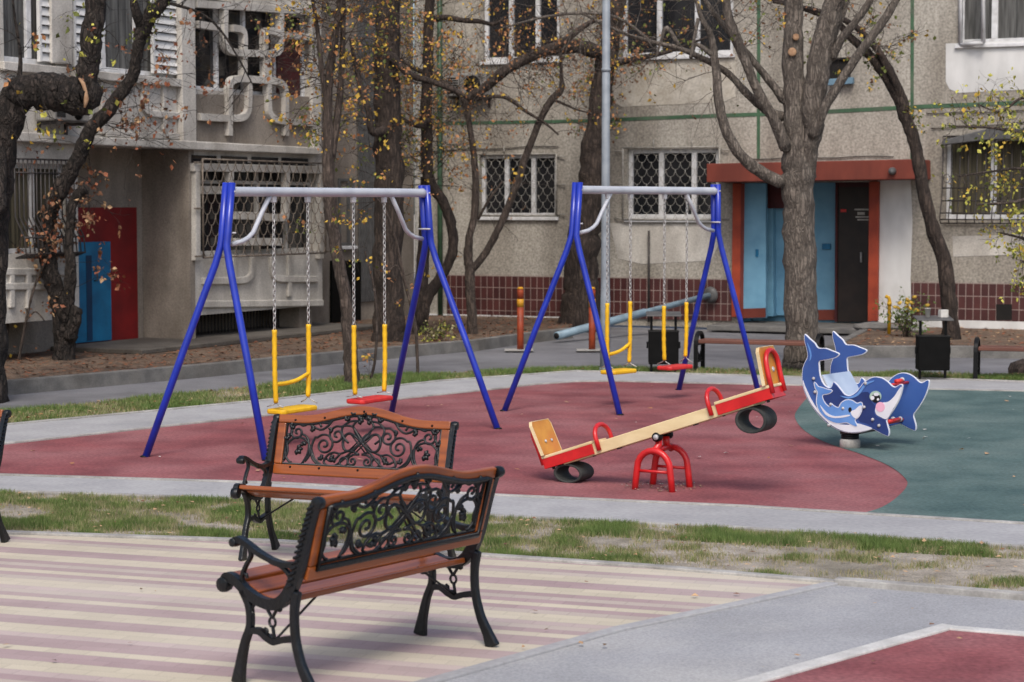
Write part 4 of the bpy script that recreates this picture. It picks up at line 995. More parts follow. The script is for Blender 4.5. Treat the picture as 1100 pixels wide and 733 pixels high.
# ------------------------------------------------------------------ cast iron benches
def make_bench():
    t = thing('park_bench', (0, 0, 0), 'x', 'bench', 'wood and cast iron benches on the striped paving', local=True)
    for sx in (-1, 1):
        X = sx * .572
        P = lambda L, dx=0: [V((X + dx, y, z)) for y, z in catmull(L, 5)]
        wl_ = lambda ws, n: [ws[0] + (ws[-1] - ws[0]) * i / (n - 1) if len(ws) == 2 else None for i in range(n)]
        def prof(ws, n):
            out = []
            for i in range(n):
                q = i / (n - 1) * (len(ws) - 1); j = min(int(q), len(ws) - 2); out.append(ws[j] + (ws[j + 1] - ws[j]) * (q - j))
            return out
        k = MB()
        L = P([(-.285, .405), (-.262, .432), (-.225, .43), (-.19, .412), (-.14, .38), (-.07, .355), (0, .352), (.055, .378), (.1, .436), (.14, .52), (.178, .645), (.212, .745), (.236, .785)])
        k.ribbon(L, prof([.026, .042, .042, .038, .042, .042, .046, .05, .05, .045, .04, .037, .032], len(L)), (1, 0, 0), .03, smooth=False)
        k.lathe([(0, -.022), (.03, -.02), (.034, 0), (.03, .02), (0, .022)], (X, -.278, .402), 12, axis=(1, 0, 0))
        k.lathe([(0, -.02), (.024, -.018), (.027, 0), (.024, .018), (0, .02)], (X, .24, .782), 12, axis=(1, 0, 0))
        L = P([(-.14, .226), (-.085, .233), (-.04, .212), (0, .2), (.04, .213), (.105, .226)]); k.ribbon(L, .026, (1, 0, 0), .026)
        for L in ([(-.118, .33), (-.09, .352), (-.055, .343), (-.015, .296)], [(-.012, .296), (.004, .32), (.018, .345)], [(.0, .345), (.03, .33), (.035, .345)], [(-.045, .215), (-.042, .24), (-.055, .247)], [(.0, .2), (-.02, .222), (-.03, .214)], [(-.118, .33), (-.125, .31), (-.118, .3)]):
            k.tube(P(L), .0075, 6)
        k.tube([V((X, -.012 + .017 * math.cos(a), .278 + .019 * math.sin(a))) for a in [j * PI / 6 for j in range(12)]], .006, 6, closed=True)
        k.tube([V((X, -.01, .26)), V((X, 0, .205))], .008, 6)
        for i in range(15):                                  # rope-like relief on the upright
            y, z = L_y = (lerp(.095, .215, i / 14) , lerp(.43, .755, (i / 14) ** .95))
            k.tube([V((X - sx * -.018, y - .016, z + .002)), V((X + sx * .018, y + .014, z + .016))], .006, 5)
        sf = k.build('side_frame', M['iron'], t, bev=.004)
        k = MB(); L = P([(-.205, 0), (-.19, .08), (-.165, .175), (-.135, .25), (-.14, .33), (-.175, .395)])
        k.ribbon(L, prof([.07, .046, .036, .032, .032, .042], len(L)), (1, 0, 0), .03); k.build('leg', M['iron'], sf, bev=.008)
        k = MB(); L = P([(.21, 0), (.18, .06), (.142, .13), (.114, .226), (.108, .33), (.122, .42)])
        k.ribbon(L, prof([.074, .048, .039, .035, .035, .042], len(L)), (1, 0, 0), .03); k.build('leg', M['iron'], sf, bev=.008)
        k = MB(); L = P([(.14, .53), (.07, .52), (0, .527), (-.078, .55), (-.14, .578), (-.194, .596), (-.222, .586)])
        k.ribbon(L, prof([.028, .022, .02, .021, .023, .027, .018], len(L)), (1, 0, 0), .034)
        k.lathe([(0, -.024), (.018, -.022), (.02, 0), (.018, .022), (0, .024)], (X, -.215, .582), 10, axis=(1, 0, 0))
        for L in ([(-.14, .575), (-.127, .536), (-.155, .493), (-.178, .445), (-.172, .415)], [(-.068, .548), (-.01, .52), (.04, .51), (.085, .475), (.085, .425), (.068, .39)]):
            k.ribbon(P(L), .015, (1, 0, 0), .018)
        k.tube(P([(-.178, .46), (-.155, .455), (-.15, .44)]), .008, 6)
        k.build('armrest', M['iron'], sf, bev=.005)
        k = MB(); k.tube([V((X, 0, .205)), V((X - sx * .27, .01, .372))], .0055, 6); k.build('tie_rod', M['iron'], t)
    for y, z, tilt in ((-.232, .43, -.22), (-.146, .394, -.4), (-.058, .364, -.2), (.03, .366, .24)):
        k = MB(); c, s = math.cos(tilt), math.sin(tilt)
        k.box((0, y, z), (1.11, .084, .024), (V((1, 0, 0)), V((0, c, s)), V((0, -s, c)))); k.build('seat_slat', M['wood'], t, bev=.007)
    up = V((0, .27, .963)); nr = V((0, -.963, .27)); bo = V((0, .142, .462))
    Q = lambda x, h, o=0: bo + V((x, 0, 0)) + up * h + nr * o
    arch = lambda x: .066 * (.5 * (1 + math.cos(PI * abs(x) / .40))) if abs(x) < .40 else 0
    k = MB()
    k.prism([Q(-.552, 0, .014), Q(.552, 0, .014), Q(.552, .06, .014), Q(-.552, .06, .014)], nr * -.028)
    for s in (-1, 1):
        k.prism([Q(s * .5, .061, .014), Q(s * .552, .061, .014), Q(s * .552, .307, .014), Q(s * .5, .307, .014)], nr * -.028)
    xs = [-.552 + 1.104 * i / 48 for i in range(49)]
    k.prism([Q(x, .308 + arch(x), .014) for x in xs] + [Q(x, .357 + arch(x) * 1.03, .014) for x in xs[::-1]], nr * -.028)
    bf = k.build('back_frame', M['wood'], t, bev=.007)
    # ornament, in units of .00113 m from the panel's lower middle
    k = MB(); e = .00113
    A = lambda u, v, o=0: Q(u * e, .06 + v * e, o)
    xi = [-.497 + .994 * i / 40 for i in range(41)]
    bord = [Q(-.497, .064), Q(.497, .064)] + [Q(x, .304 + arch(x)) for x in xi[::-1]]
    k.tube(bord, .009, 6, closed=True); k.tube([Q(-.51, .05, -.018), Q(.51, .05, -.018)] + [Q(x * 1.026, .316 + arch(x), -.018) for x in xi[::-1]], .013, 6, closed=True)
    def sp(cu, cv, r, a0, turns, w=1):
        n = int(14 * turns) + 1
        return [(cu + (r * (1 - .88 * i / n)) * math.cos(a0 + w * 2 * PI * turns * i / n), cv + (r * (1 - .88 * i / n)) * math.sin(a0 + w * 2 * PI * turns * i / n)) for i in range(n + 1)]
    lines = []
    D = math.radians
    lines.append([(60, 215), (95, 218)] + sp(145, 165, 50, D(110), 1.6, -1))
    lines.append([(60, 215), (20, 165), (-30, 105), (-75, 60), (-115, 22), (-140, 4)])
    lines.append([(225, 2), (270, 35), (285, 90), (272, 145)] + sp(212, 112, 58, D(40), 1.7, 1))
    lines.append([(285, 90), (262, 40), (215, 4)])
    lines.append([(300, 215), (318, 218)] + sp(375, 172, 46, D(130), 1.6, -1))
    lines.append([(300, 215), (245, 190), (200, 215), (170, 262), (150, 280)])
    lines.append([(395, 18)] + [(362 + 72 * math.cos(a), 74 + 72 * math.sin(a)) for a in [D(-60) + j * D(24) for j in range(13)]])
    lines.append([(330, 6), (305, 55), (300, 110), (318, 150), (352, 165)])
    lines.append([(436, 20), (420, 70), (430, 130), (405, 175), (425, 215)])
    lines.append([(90 + 23 * math.cos(a), 28 + 23 * math.sin(a)) for a in [j * PI / 6 for j in range(13)]])
    lines.append([(8, 70), (40, 68)] + sp(42, 34, 30, D(80), 1.4, -1))
    lines.append([(8, 70), (60, 88), (115, 70), (150, 75), (185, 60), (205, 20), (175, 4)])
    lines.append([(115, 70), (140, 40), (165, 28), (190, 40)])
    lines.append([(75, 128), (110, 160), (120, 205), (80, 240), (25, 245)])
    lines.append([(0, 262), (45, 240), (60, 215)])
    lines.append([(240, 205), (255, 235), (240, 262)])
    lines.append([(150, 280), (185, 235), (232, 228), (262, 250)])
    for Lp in lines:
        for s in (-1, 1):
            pts = catmull([(s * u, v) for u, v in Lp], 3)
            pts = [(u, min(v, 318 - 0 + arch(u * e) / e - 92)) for u, v in pts]
            k.tube([A(u, v) for u, v in pts], [.0073] * len(pts), 6)
    for ph in (0,):
        k.tube([A(108 * math.cos(a), 132 + 46 * math.sin(2 * a), .003 * math.cos(a)) for a in [j * PI / 20 for j in range(40)]], .0085, 6, closed=True)
        for s in (-1, 1):
            for dd in (-24, 0, 24):
                k.tube([A(s * (-48 + dd), 188 - abs(dd) * .3, .002), A(s * dd, 132, .004), A(s * (48 + dd), 76 + abs(dd) * .3, .002)], .005, 5)
    for cu, cv, sz in ((362, 82, 30), (150, 44, 24), (432, 148, 22), (26, 250, 26), (292, 196, 20), (95, 258, 18), (225, 46, 18), (405, 205, 20), (330, 110, 16), (0, 288, 24), (60, 288, 18), (185, 190, 15)):
        for s in (-1, 1):
            for j in range(4):
                a = (j - 1.5) * .95 + cu * 1.7
                c0 = A(s * cu, cv, .003); c1 = A(s * cu + sz * math.cos(a), min(cv + sz * math.sin(a), 222 + arch(cu * e) / e), .0)
                k.tube([c0, lerp(c0, c1, .55) + nr * .004, c1], [.008, .0155, .005], 5)
    k.build('back_ornament', M['iron'], bf)
    k = MB()
    for x in (-.44, -.25, 0, .25, .44):
        for h in (.045, .325 + arch(x)):
            k.lathe([(.011, 0), (.009, .008), (0, .011)], Q(x, h, -.014), 8, axis=-nr); k.lathe([(.008, 0), (0, .006)], Q(x, h, .014), 8, axis=nr)
    k.build('bolt', M['iron'], bf)
    return t
bench = make_bench()
bench['label'] = 'nearest wood and iron bench, seen from behind on the striped paving'
bench.scale = (1.045, 1.035, 1.03); bench.location = (-.62, 8.6, 0); bench.rotation_euler = (0, 0, math.radians(-127))
b2 = copy_tree(bench); b2['label'] = 'wood and iron bench facing the camera, its arched back seen behind the nearest bench'
b2.scale = (.98, .98, .98); b2.location = (-.93, 11.15, 0); b2.rotation_euler = (0, 0, math.radians(-21))
b3 = copy_tree(bench); b3['label'] = 'wood and iron bench cut off by the picture edge, only its end showing'
b3.scale = (.98, .98, .98); b3.location = (-3.62, 11.8, 0); b3.rotation_euler = (0, 0, math.radians(-21))

# ------------------------------------------------------------------ backless benches by the road
def make_flat_bench():
    t = thing('backless_bench', (0, 0, 0), 'x', 'bench', 'backless benches along the verge', local=True)
    for s in (-1, 1):
        X = s * .74; k = MB(); w = .17
        pts = [V((X, -w, 0)), V((X, -w, .2)), V((X, -w, .33))] + [V((X, w * math.cos(a), .33 + .14 * math.sin(a))) for a in [PI - j * PI / 10 for j in range(1, 10)]] + [V((X, w, .33)), V((X, w, .2)), V((X, w, 0))]
        k.ribbon(pts, .035, (1, 0, 0), .05)
        e = k.build('end_frame', M['black_paint'], t, bev=.006)
        k = MB()
        for sg in (-1, 1):
            k.tube([V((X, sg * w, .31)), V((X, sg * .06, .22)), V((X, 0, .17)), V((X, -sg * .03, .14)), V((X, -sg * .05, .16)), V((X, -sg * .035, .19))], .009, 6)
            k.tube([V((X, sg * .055, .14)) + V((0, .03 * math.cos(a), .03 * math.sin(a))) for a in [j * PI / 5 for j in range(10)]], .007, 5, closed=True)
        k.tube([V((X, -w, .115)), V((X, w, .115))], .011, 6); k.build('scroll', M['black_paint'], e)
    for y in (-.085, .085):
        k = MB(); k.box((0, y, .365), (1.43, .15, .045)); k.build('seat_plank', M['bench_wood'], t, bev=.008)
    for s in (-1, 1):
        k = MB(); k.box((s * .72, 0, .33), (.03, .33, .02)); k.build('bearer', M['black_paint'], t)
    return t
fb = make_flat_bench(); p = g(815, 400); fb.location = p; fb.rotation_euler = (0, 0, math.radians(-20))
fb['label'] = 'backless plank bench in front of the big forked tree'
fb2 = copy_tree(fb); p = g(1049, 407.5); q = V((math.cos(math.radians(-18)), math.sin(math.radians(-18)), 0)); fb2.location = p + q * .74; fb2.rotation_euler = (0, 0, math.radians(-18))
fb2['label'] = 'backless plank bench beside the bin with cups on its roof'

# ------------------------------------------------------------------ bins, bollards, lamp and other small things
def make_bin():
    t = thing('litter_bin', (0, 0, 0), 'x', 'litter bin', 'black litter bins', local=True)
    k = MB(); 
    for y, s in ((-.14, 1), (.14, 1)): pass
    k.box((0, 0, .315), (.36, .26, .40)); bd = k.build('bucket', M['black_sheet'], t, bev=.012)
    k = MB(); k.box((0, 0, .508), (.368, .268, .018)); k.build('rim', M['black_paint'], bd, bev=.004)
    for s in (-1, 1):
        k = MB(); k.box((s * .145, 0.0, .34), (.03, .03, .72)); k.box((s * .193, 0, .34), (.02, .04, .08)); k.build('post', M['black_paint'], t, bev=.004)
    k = MB(); sl = .1
    k.prism([V((-.21, -.17, .70 - .01)), V((.21, -.17, .70 - .01)), V((.21, .17, .72)), V((-.21, .17, .72))], (0, 0, .016)); k.build('roof', M['grey_sheet'], t, bev=.004)
    return t
bn = make_bin(); bn.location = g(712.5, 401); bn.rotation_euler = (0, 0, math.radians(-3)); bn['label'] = 'black roofed litter bin behind the red swing'
b_2 = copy_tree(bn); b_2.location = g(1001.5, 408); b_2['label'] = 'black roofed litter bin carrying a white cup and a small carton'
Lb = b_2.location
cup = MB(); cup.lathe([(.024, 0), (.034, .1), (.036, .1), (.036, .104)], Lb + V((-.06, .02, .724)), 12); o = cup.build('paper_cup', M['paper']); tag(o, 'white paper cup standing on the roof of the bin', 'cup')
ct = MB(); ct.box(Lb + V((.12, .02, .765)), (.1, .07, .09), (V((.95, .3, 0)), V((-.3, .95, 0)), V((0, 0, 1)))); o = ct.build('carton', M['paper'], bev=.006); tag(o, 'small white carton lying on the roof of the bin', 'carton')

def bollard(px, py, label):
    t = thing('bollard', g(px, py), label, 'bollard', 'rust orange bollards on the road', local=True)
    k = MB(); k.lathe([(.048, -.05), (.046, .6)], (0, 0, 0), 14); k.lathe([(.046, .712), (.046, .84), (.03, .865)], (0, 0, 0), 14); k.build('post', M['bollard'], t)
    k = MB(); k.lathe([(.0475, .6), (.0475, .712)], (0, 0, 0), 14); k.build('yellow_band', M['bollard_yellow'], t); k = MB(); k.lathe([(.05, .852), (.03, .878), (0, .88)], (0, 0, 0), 14); k.build('cap', M['bollard_yellow'], t)
    k = MB(); k.box((-.02, 0, .0), (.4, .3, .02)); k.build('footing', M['kerb'], t, bev=.006)
bollard(559, 376, 'rust orange bollard with a yellow band, in front of the tiled plinth')
bollard(636, 376, 'rust orange bollard behind the fallen pale blue pole')

lp = thing('street_lamp', g(650, 399), 'tall grey street lamp post rising behind the swings', 'street lamp', local=True)
k = MB(); k.lathe([(.062, -.05), (.06, .9), (.058, .905), (.052, 1.2), (.045, 6.2)], (0, 0, 0), 16); k.build('pole', M['lamp_pole'], lp)
k = MB(); k.lathe([(.075, 0), (.075, .02), (.064, .05)], (0, 0, 0), 16); k.lathe([(.056, 3.62), (.056, 3.66)], (0, 0, 0), 16); k.build('collar', M['lamp_pole'], lp)
k = MB(); k.tube([V((0, 0, 6.15)), V((0, -.1, 6.6)), V((0, -.6, 6.85)), V((0, -1.0, 6.9))], .035, 8); k.build('arm', M['lamp_pole'], lp)
k = MB(); k.box((0, -1.25, 6.9), (.2, .55, .1)); k.build('lantern', M['lamp_pole'], lp, bev=.03)

a = g(598, 361, .075); c = F.px(763, 317, .12)
fp = thing('fallen_pole', V((a.x, a.y, 0)), 'pale blue metal pole lying propped against the tiled plinth', 'pole')
k = MB(); k.tube([a, lerp(a, c, .55), lerp(a, c, .56), c], [.062, .062, .047, .047], 14); k.build('tube', M['pipe_blue'], fp)
d = (c - a).normalized()
k = MB(); k.lathe([(.048, 0), (.048, .012)], a - d * .008, 14, axis=d); k.build('open_end', M['dark_void'], fp)
k = MB(); k.lathe([(.1, -.05), (.14, 0), (.14, .02), (.06, .03)], c, 14, axis=d); k.build('flange', M['grey_sheet'], fp)

gp = thing('gas_pipe', g(955, 358, .1), 'yellow gas riser standing out of the bed by the white painted wall', 'pipe')
k = MB(); p0, p1 = g(955, 359, .1), g(955, 359, .1); p1 = at(956, 320, p0.y)
k.tube([p0 - V((0, 0, .05)), V((p0.x, p0.y, p1.z - .04)), V((p0.x - .01, p0.y, p1.z)), V((p0.x - .05, p0.y + .03, p1.z + .02))], .027, 10); k.build('riser', M['gas_yellow'], gp)
k = MB(); k.lathe([(.035, 0), (.035, .06)], V((p0.x, p0.y, p1.z - .12)), 10); k.build('joint', M['gas_yellow'], gp)

def rock(px, py, z, s, label, m='kerb_dark', group=None):
    from mathutils import noise
    bm_ = MB(); c = g(px, py, z); n1, n2 = 9, 6; vs, fs = [], []
    for i in range(n2 + 1):
        ph = PI * i / n2
        for j in range(n1):
            th = 2 * PI * j / n1
            d_ = V((math.sin(ph) * math.cos(th) * s[0], math.sin(ph) * math.sin(th) * s[1], math.cos(ph) * s[2]))
            vs.append(c + d_ * (1 + .45 * noise.noise(d_ * 6 + c)) + V((0, 0, s[2] * .5)))
    for i in range(n2):
        for j in range(n1): fs.append((i * n1 + j, i * n1 + (j + 1) % n1, (i + 1) * n1 + (j + 1) % n1, (i + 1) * n1 + j))
    bm_.add(vs, fs); tag(bm_.build('stone', M[m], bev=0), label, 'stone', group)
rock(941, 355, .1, (.4, .14, .09), 'long grey slab of stone beside the entrance step')
rock(985, 357, .1, (.16, .12, .08), 'pale lump of concrete under the yellow flowering bush', 'kerb')
rock(1098, 402, .0, (.16, .14, .13), 'brown stump of stone behind the backless bench by the bin', 'bark_brown')
# ------------------------------------------------------------------ trees
RT = random.Random(21)
LEAFM = {}
def leaf_quad(mb, p, s, mi, rnd, droop=.4):
    d = V((rnd.gauss(0, 1), rnd.gauss(0, 1), rnd.gauss(-droop, .7)));
    d = d.normalized() if d.length > 1e-4 else V((0, 0, -1))
    w = d.orthogonal().normalized(); w.rotate(Matrix.Rotation(rnd.uniform(0, 6.28), 3, d)); n = d.cross(w)
    a = p; b = p + d * s * .45 + w * s * .36 + n * s * .1; c = p + d * s; e = p + d * s * .45 - w * s * .36 + n * s * .1
    mb.add([a, b, c, e], [(0, 1, 2), (0, 2, 3)], mi)
def grow(tw, lf, p, d, L, r, lvl, rnd, o):
    n = 4; pts = [p]; q = p.copy(); dd = d.normalized()
    for i in range(n):
        dd = (dd + V((rnd.gauss(0, o['wig']), rnd.gauss(0, o['wig']), rnd.gauss(0, o['wig']) + o['lift']))).normalized()
        q = q + dd * (L / n); pts.append(q.copy())
    tw.tube(pts, [r * (1 - .65 * i / n) for i in range(n + 1)], 4 if lvl > 0 else 5)
    if lvl < o['lvl']:
        for _ in range(o['kids']):
            t = rnd.uniform(.25, 1.0); i = min(int(t * n), n - 1); pp = lerp(pts[i], pts[i + 1], t * n - i)
            a = V((rnd.gauss(0, 1), rnd.gauss(0, 1), rnd.gauss(0, 1))).normalized()
            nd = (dd * .8 + a * .8).normalized()
            grow(tw, lf, pp, nd, L * rnd.uniform(.45, .75), r * .6, lvl + 1, rnd, o)
    if lvl >= 1 or o['lvl'] == 0:
        for i in range(1, n + 1):
            if rnd.random() < o['leaf'] * .55:
                mi = rnd.choice(o['mix'])
                for _ in range(rnd.choice((1, 1, 2, 3, 4))):
                    leaf_quad(lf, pts[i] + V((rnd.gauss(0, .03), rnd.gauss(0, .03), rnd.gauss(-.01, .03))), o['ls'] * rnd.uniform(.45, 1.15), mi if rnd.random() < .7 else rnd.choice(o['mix']), rnd, .9)
def tree(label, name, cat, bark, base, limbs, sprouts=(), group=None, leaves=('leaf_yellow', 'leaf_orange', 'leaf_brown', 'leaf_green'), rough=.07, n=11, cuts=(), tears=(), Z=None):
    """limbs: lists of (x, y, depth offset in m, radius in photo pixels); the first is the trunk"""
    b = g(*base) if Z is None else V(((base[0] - 550) / FOC * Z, Z, 0)); Z = b.y
    t = thing(name, b, label, cat, group)
    rnd = random.Random(int(base[0] * 7 + base[1]))
    polys = []
    for i, L in enumerate(limbs):
        P = [tuple(at(x, y, Z + dz)) + (r * Z / FOC,) for x, y, dz, r in L]
        if i == 0: P = [(P[0][0], P[0][1], P[0][2] - .08, P[0][3] * 1.12)] + P
        C4 = catmull(P, 5)
        C3 = [V(c[:3]) for c in C4]; R = [max(.003, c[3]) * (1 + rnd.uniform(-.05, .05)) for c in C4]
        big = max(R) > .05
        if big: C3 = [c + V((rnd.gauss(0, 1), rnd.gauss(0, 1), 0)) * (R[j] * .05) for j, c in enumerate(C3)]
        k = MB(); random.seed(i + int(base[0])); k.tube(C3, R, n if big else 7, rough=rough if big else .04)
        if i: k.lathe([(0, -R[0] * .9), (R[0] * .7, -R[0] * .6), (R[0] * 1.02, 0), (R[0] * .7, R[0] * .6), (0, R[0] * .9)], C3[0], 8)
        k.build('trunk' if i == 0 else 'limb', M[bark], t)
        polys.append((C3, R))
    for x, y, dz, r in cuts:
        c = at(x, y, Z + dz); q = MB(); rr = r * Z / FOC
        q.lathe([(rr, -.03), (rr, 0), (rr * .8, .006), (0, .006)], c, 12, axis=V((-.15 * (1 if x > 850 else -.5), -1, -.1))); q.build('pruning_cut', M['cut_wood'], t)
    if tears:
        q = MB(); rr = Z / FOC
        q.tube([at(x, y, Z - .17) for x, y in tears], [1.0 * rr, 2.4 * rr, 1.8 * rr, 2.6 * rr, 1.0 * rr], 7, rough=.35); q.build('torn_wood', M['cut_wood'], t)
    if sprouts:
        tw, lf = MB(), MB()
        for sp_ in sprouts:
            li, t0, t1, cnt, L, o = sp_
            C3, R = polys[li]
            for _ in range(cnt):
                u = rnd.uniform(t0, t1) * (len(C3) - 1); i = min(int(u), len(C3) - 2); p = lerp(C3[i], C3[i + 1], u - i)
                ax = (C3[i + 1] - C3[i]).normalized()
                a = V((rnd.gauss(0, 1), rnd.gauss(0, .6), rnd.gauss(0, 1)))
                d = (a - ax * a.dot(ax) * .6).normalized() + ax * o.get('fwd', .3) + V(o.get('dir', (0, 0, 0)))
                grow(tw, lf, p, d, L * rnd.uniform(.6, 1.3), o['r'] * rnd.uniform(.7, 1.3), 0, rnd, o)
        if tw.f: tw.build('twigs', M[bark], t)
        if lf.f: lf.build('foliage', [M[m] for m in leaves], t)
    return t
def O(r=.008, lvl=2, kids=3, leaf=.12, ls=.07, wig=.22, lift=.0, mix=(0, 0, 1, 1, 2, 3), **k):
    d = dict(r=r, lvl=lvl, kids=kids, leaf=leaf, ls=ls, wig=wig, lift=lift, mix=mix); d.update(k); return d

# the big forked tree by the entrance
tree('big grey forked tree with pruned limbs in front of the entrance', 'tree', 'tree', 'bark_grey', (861, 397),
     [[(861, 398, 0, 22), (861, 370, 0, 19), (860, 320, 0, 18), (859, 270, 0, 17.5), (858, 220, 0, 17), (857, 185, 0, 17.5), (856, 150, 0, 14.5), (854, 110, 0, 12.5), (852, 60, 0, 11), (852, 10, 0, 10), (853, -50, 0, 9), (858, -120, 0, 5)],
      [(868, 190, -.03, 9), (870, 160, -.1, 9), (874, 140, -.12, 10), (872, 118, -.12, 12), (878, 80, -.1, 13), (886, 40, -.1, 12), (897, 0, -.1, 11), (909, -50, -.1, 10), (920, -120, 0, 6)],
      [(840, 196, -.05, 7), (826, 190, -.1, 6.5), (800, 172, -.2, 6), (782, 145, -.25, 5.5), (773, 115, -.25, 5), (769, 75, -.2, 4.5), (764, 40, -.2, 3.5), (752, 15, -.2, 2.5), (742, -30, -.2, 1.5)],
      [(844, 158, -.1, 7), (832, 130, -.15, 6), (815, 100, -.2, 5.5), (800, 65, -.2, 5), (788, 35, -.25, 5.5), (781, 10, -.25, 4.5), (778, -40, -.25, 3)],
      [(842, 126, .05, 5.5), (822, 118, .05, 4.5), (800, 98, 0, 4), (778, 76, 0, 3.5), (735, 54, 0, 2.8), (700, 45, 0, 2.2), (668, 35, 0, 1.8), (620, 12, 0, 1.2)],
      [(842, 108, 0, 5), (824, 84, 0, 4), (800, 55, .05, 3.5), (770, 18, .1, 3), (750, -10, .1, 2)],
      [(874, 146, -.2, 6), (885, 118, -.3, 5), (905, 85, -.35, 5), (930, 48, -.4, 4.5), (952, 18, -.4, 4.5), (968, -12, -.4, 3), (985, -60, -.4, 1.5)],
      [(894, 62, -.15, 5), (904, 42, -.2, 4.2), (920, 22, -.2, 4), (938, -5, -.2, 3.4), (955, -45, -.2, 2)],
      [(893, 44, -.1, 4), (904, 18, -.1, 3.6), (914, -15, -.1, 3), (920, -50, -.1, 2)],
      [(766, 60, -.2, 3), (748, 48, -.2, 2.2), (742, 62, -.25, 2), (750, 20, -.2, 2)],
      [(730, 50, 0, 2), (716, 30, 0, 2.4), (710, 45, 0, 1.5), (705, 62, 0, 1)],
      [(700, 46, 0, 1.8), (660, 18, 0, 1.6), (600, 16, 0, 1.4), (540, 30, 0, 1.0)]],
     [(4, .4, 1, 16, .8, O(r=.006, leaf=.1, ls=.06)), (5, .3, 1, 8, .7, O(r=.006, leaf=.16, ls=.06)), (3, .5, 1, 8, .6, O(r=.005, leaf=.12, ls=.06)), (11, .2, 1, 14, .8, O(r=.005, leaf=.12, ls=.06)),
      (2, .6, 1, 6, .6, O(r=.005, leaf=.12, ls=.06)), (1, .4, .9, 6, .7, O(r=.006, leaf=.1, ls=.06)), (6, .4, 1, 4, .5, O(r=.005, leaf=.05)), (7, .4, 1, 4, .5, O(r=.005, leaf=.05))], cuts=((851, 56, -.16, 4.6), (855, 40, -.17, 3.6)), rough=.06, n=16)
# leaning dark tree on the right
tree('slim dark leaning tree curving over the porch canopy, beside the barred window', 'tree', 'tree', 'bark_dark', (1023, 372),
     [[(1023, 373, 0, 11), (1021, 345, 0, 9), (1018, 310, 0, 8.5), (1014, 280, 0, 8), (1004, 250, 0, 7.5), (994, 215, 0, 7), (988, 180, 0, 7), (982, 150, 0, 6.5), (972, 125, 0, 7), (966, 105, 0, 7), (952, 82, 0, 6), (935, 60, 0, 5), (915, 42, 0, 4), (895, 22, 0, 3.5), (850, 5, .1, 2.5), (800, -8, .2, 1.5)],
      [(972, 112, 0, 5), (960, 85, -.1, 4.5), (948, 62, -.1, 4), (936, 46, -.1, 3.5), (915, 26, -.1, 3), (880, 12, -.1, 2.5), (830, 2, -.1, 1.5)]],
     [(0, .72, 1, 18, .55, O(r=.006, leaf=.22, ls=.07, mix=(3, 3, 0, 2))), (1, .3, 1, 14, .5, O(r=.006, leaf=.2, ls=.07, mix=(3, 3, 0, 2))), (0, .5, .7, 5, .25, O(r=.004, leaf=.4, ls=.06, mix=(3, 3, 0)))])
# trunk behind the lamp post, with creeper
tree('thick dark trunk with rusty creeper, right behind the lamp post', 'tree', 'tree', 'bark_dark', (622, 354),
     [[(622, 354, 0, 24), (624, 330, 0, 21), (624, 300, 0, 19), (626, 260, 0, 18), (632, 220, 0, 16), (637, 180, 0, 14.5), (641, 140, 0, 13), (646, 100, 0, 11.5), (652, 60, 0, 10.5), (660, 20, 0, 9.5), (668, -30, 0, 8), (672, -90, 0, 5)],
      [(640, 56, -.2, 8), (622, 50, -.3, 7.5), (600, 52, -.35, 7), (580, 56, -.4, 5.5)],
      [(652, 70, -.2, 4), (690, 62, -.3, 3), (720, 55, -.3, 2), (760, 40, -.3, 1.2)]],
     [(0, .55, 1, 60, .5, O(r=.005, leaf=.4, ls=.066, mix=(1, 2, 2, 3, 0, 2))), (1, .2, 1, 12, .6, O(r=.005, leaf=.28, ls=.064, mix=(1, 2, 2, 3))), (2, .1, 1, 18, .6, O(r=.005, leaf=.25, ls=.064, mix=(1, 2, 3, 3)))])
# dark trunks in the inner corner
tree('broad blackish trunk standing straight in the bed at the corner of the two blocks', 'tree', 'tree', 'bark_dark', (419, 374),
     [[(419, 375, 0, 19), (418, 340, 0, 17), (417, 300, 0, 16), (417, 250, 0, 16), (418, 200, 0, 15.5), (417, 150, 0, 15), (416, 100, 0, 14), (416, 50, 0, 13.5), (418, 0, 0, 12), (420, -60, 0, 10)],
      [(412, 140, -.2, 5), (400, 142, -.4, 4), (396, 120, -.4, 3.5), (388, 95, -.4, 3), (382, 70, -.4, 2.5), (376, 40, -.4, 1.5)],
      [(420, 60, -.2, 5), (440, 80, -.35, 4), (465, 88, -.5, 3.2), (485, 96, -.5, 2.5), (500, 104, -.5, 1.5)]],
     [(0, .5, 1, 60, .8, O(r=.006, leaf=.3, ls=.058, mix=(0, 0, 1, 1, 3))), (1, .3, 1, 16, .5, O(r=.005, leaf=.28, ls=.064, mix=(0, 3, 1))), (2, .2, 1, 14, .6, O(r=.005, leaf=.25, ls=.0645, mix=(0, 1, 1)))])
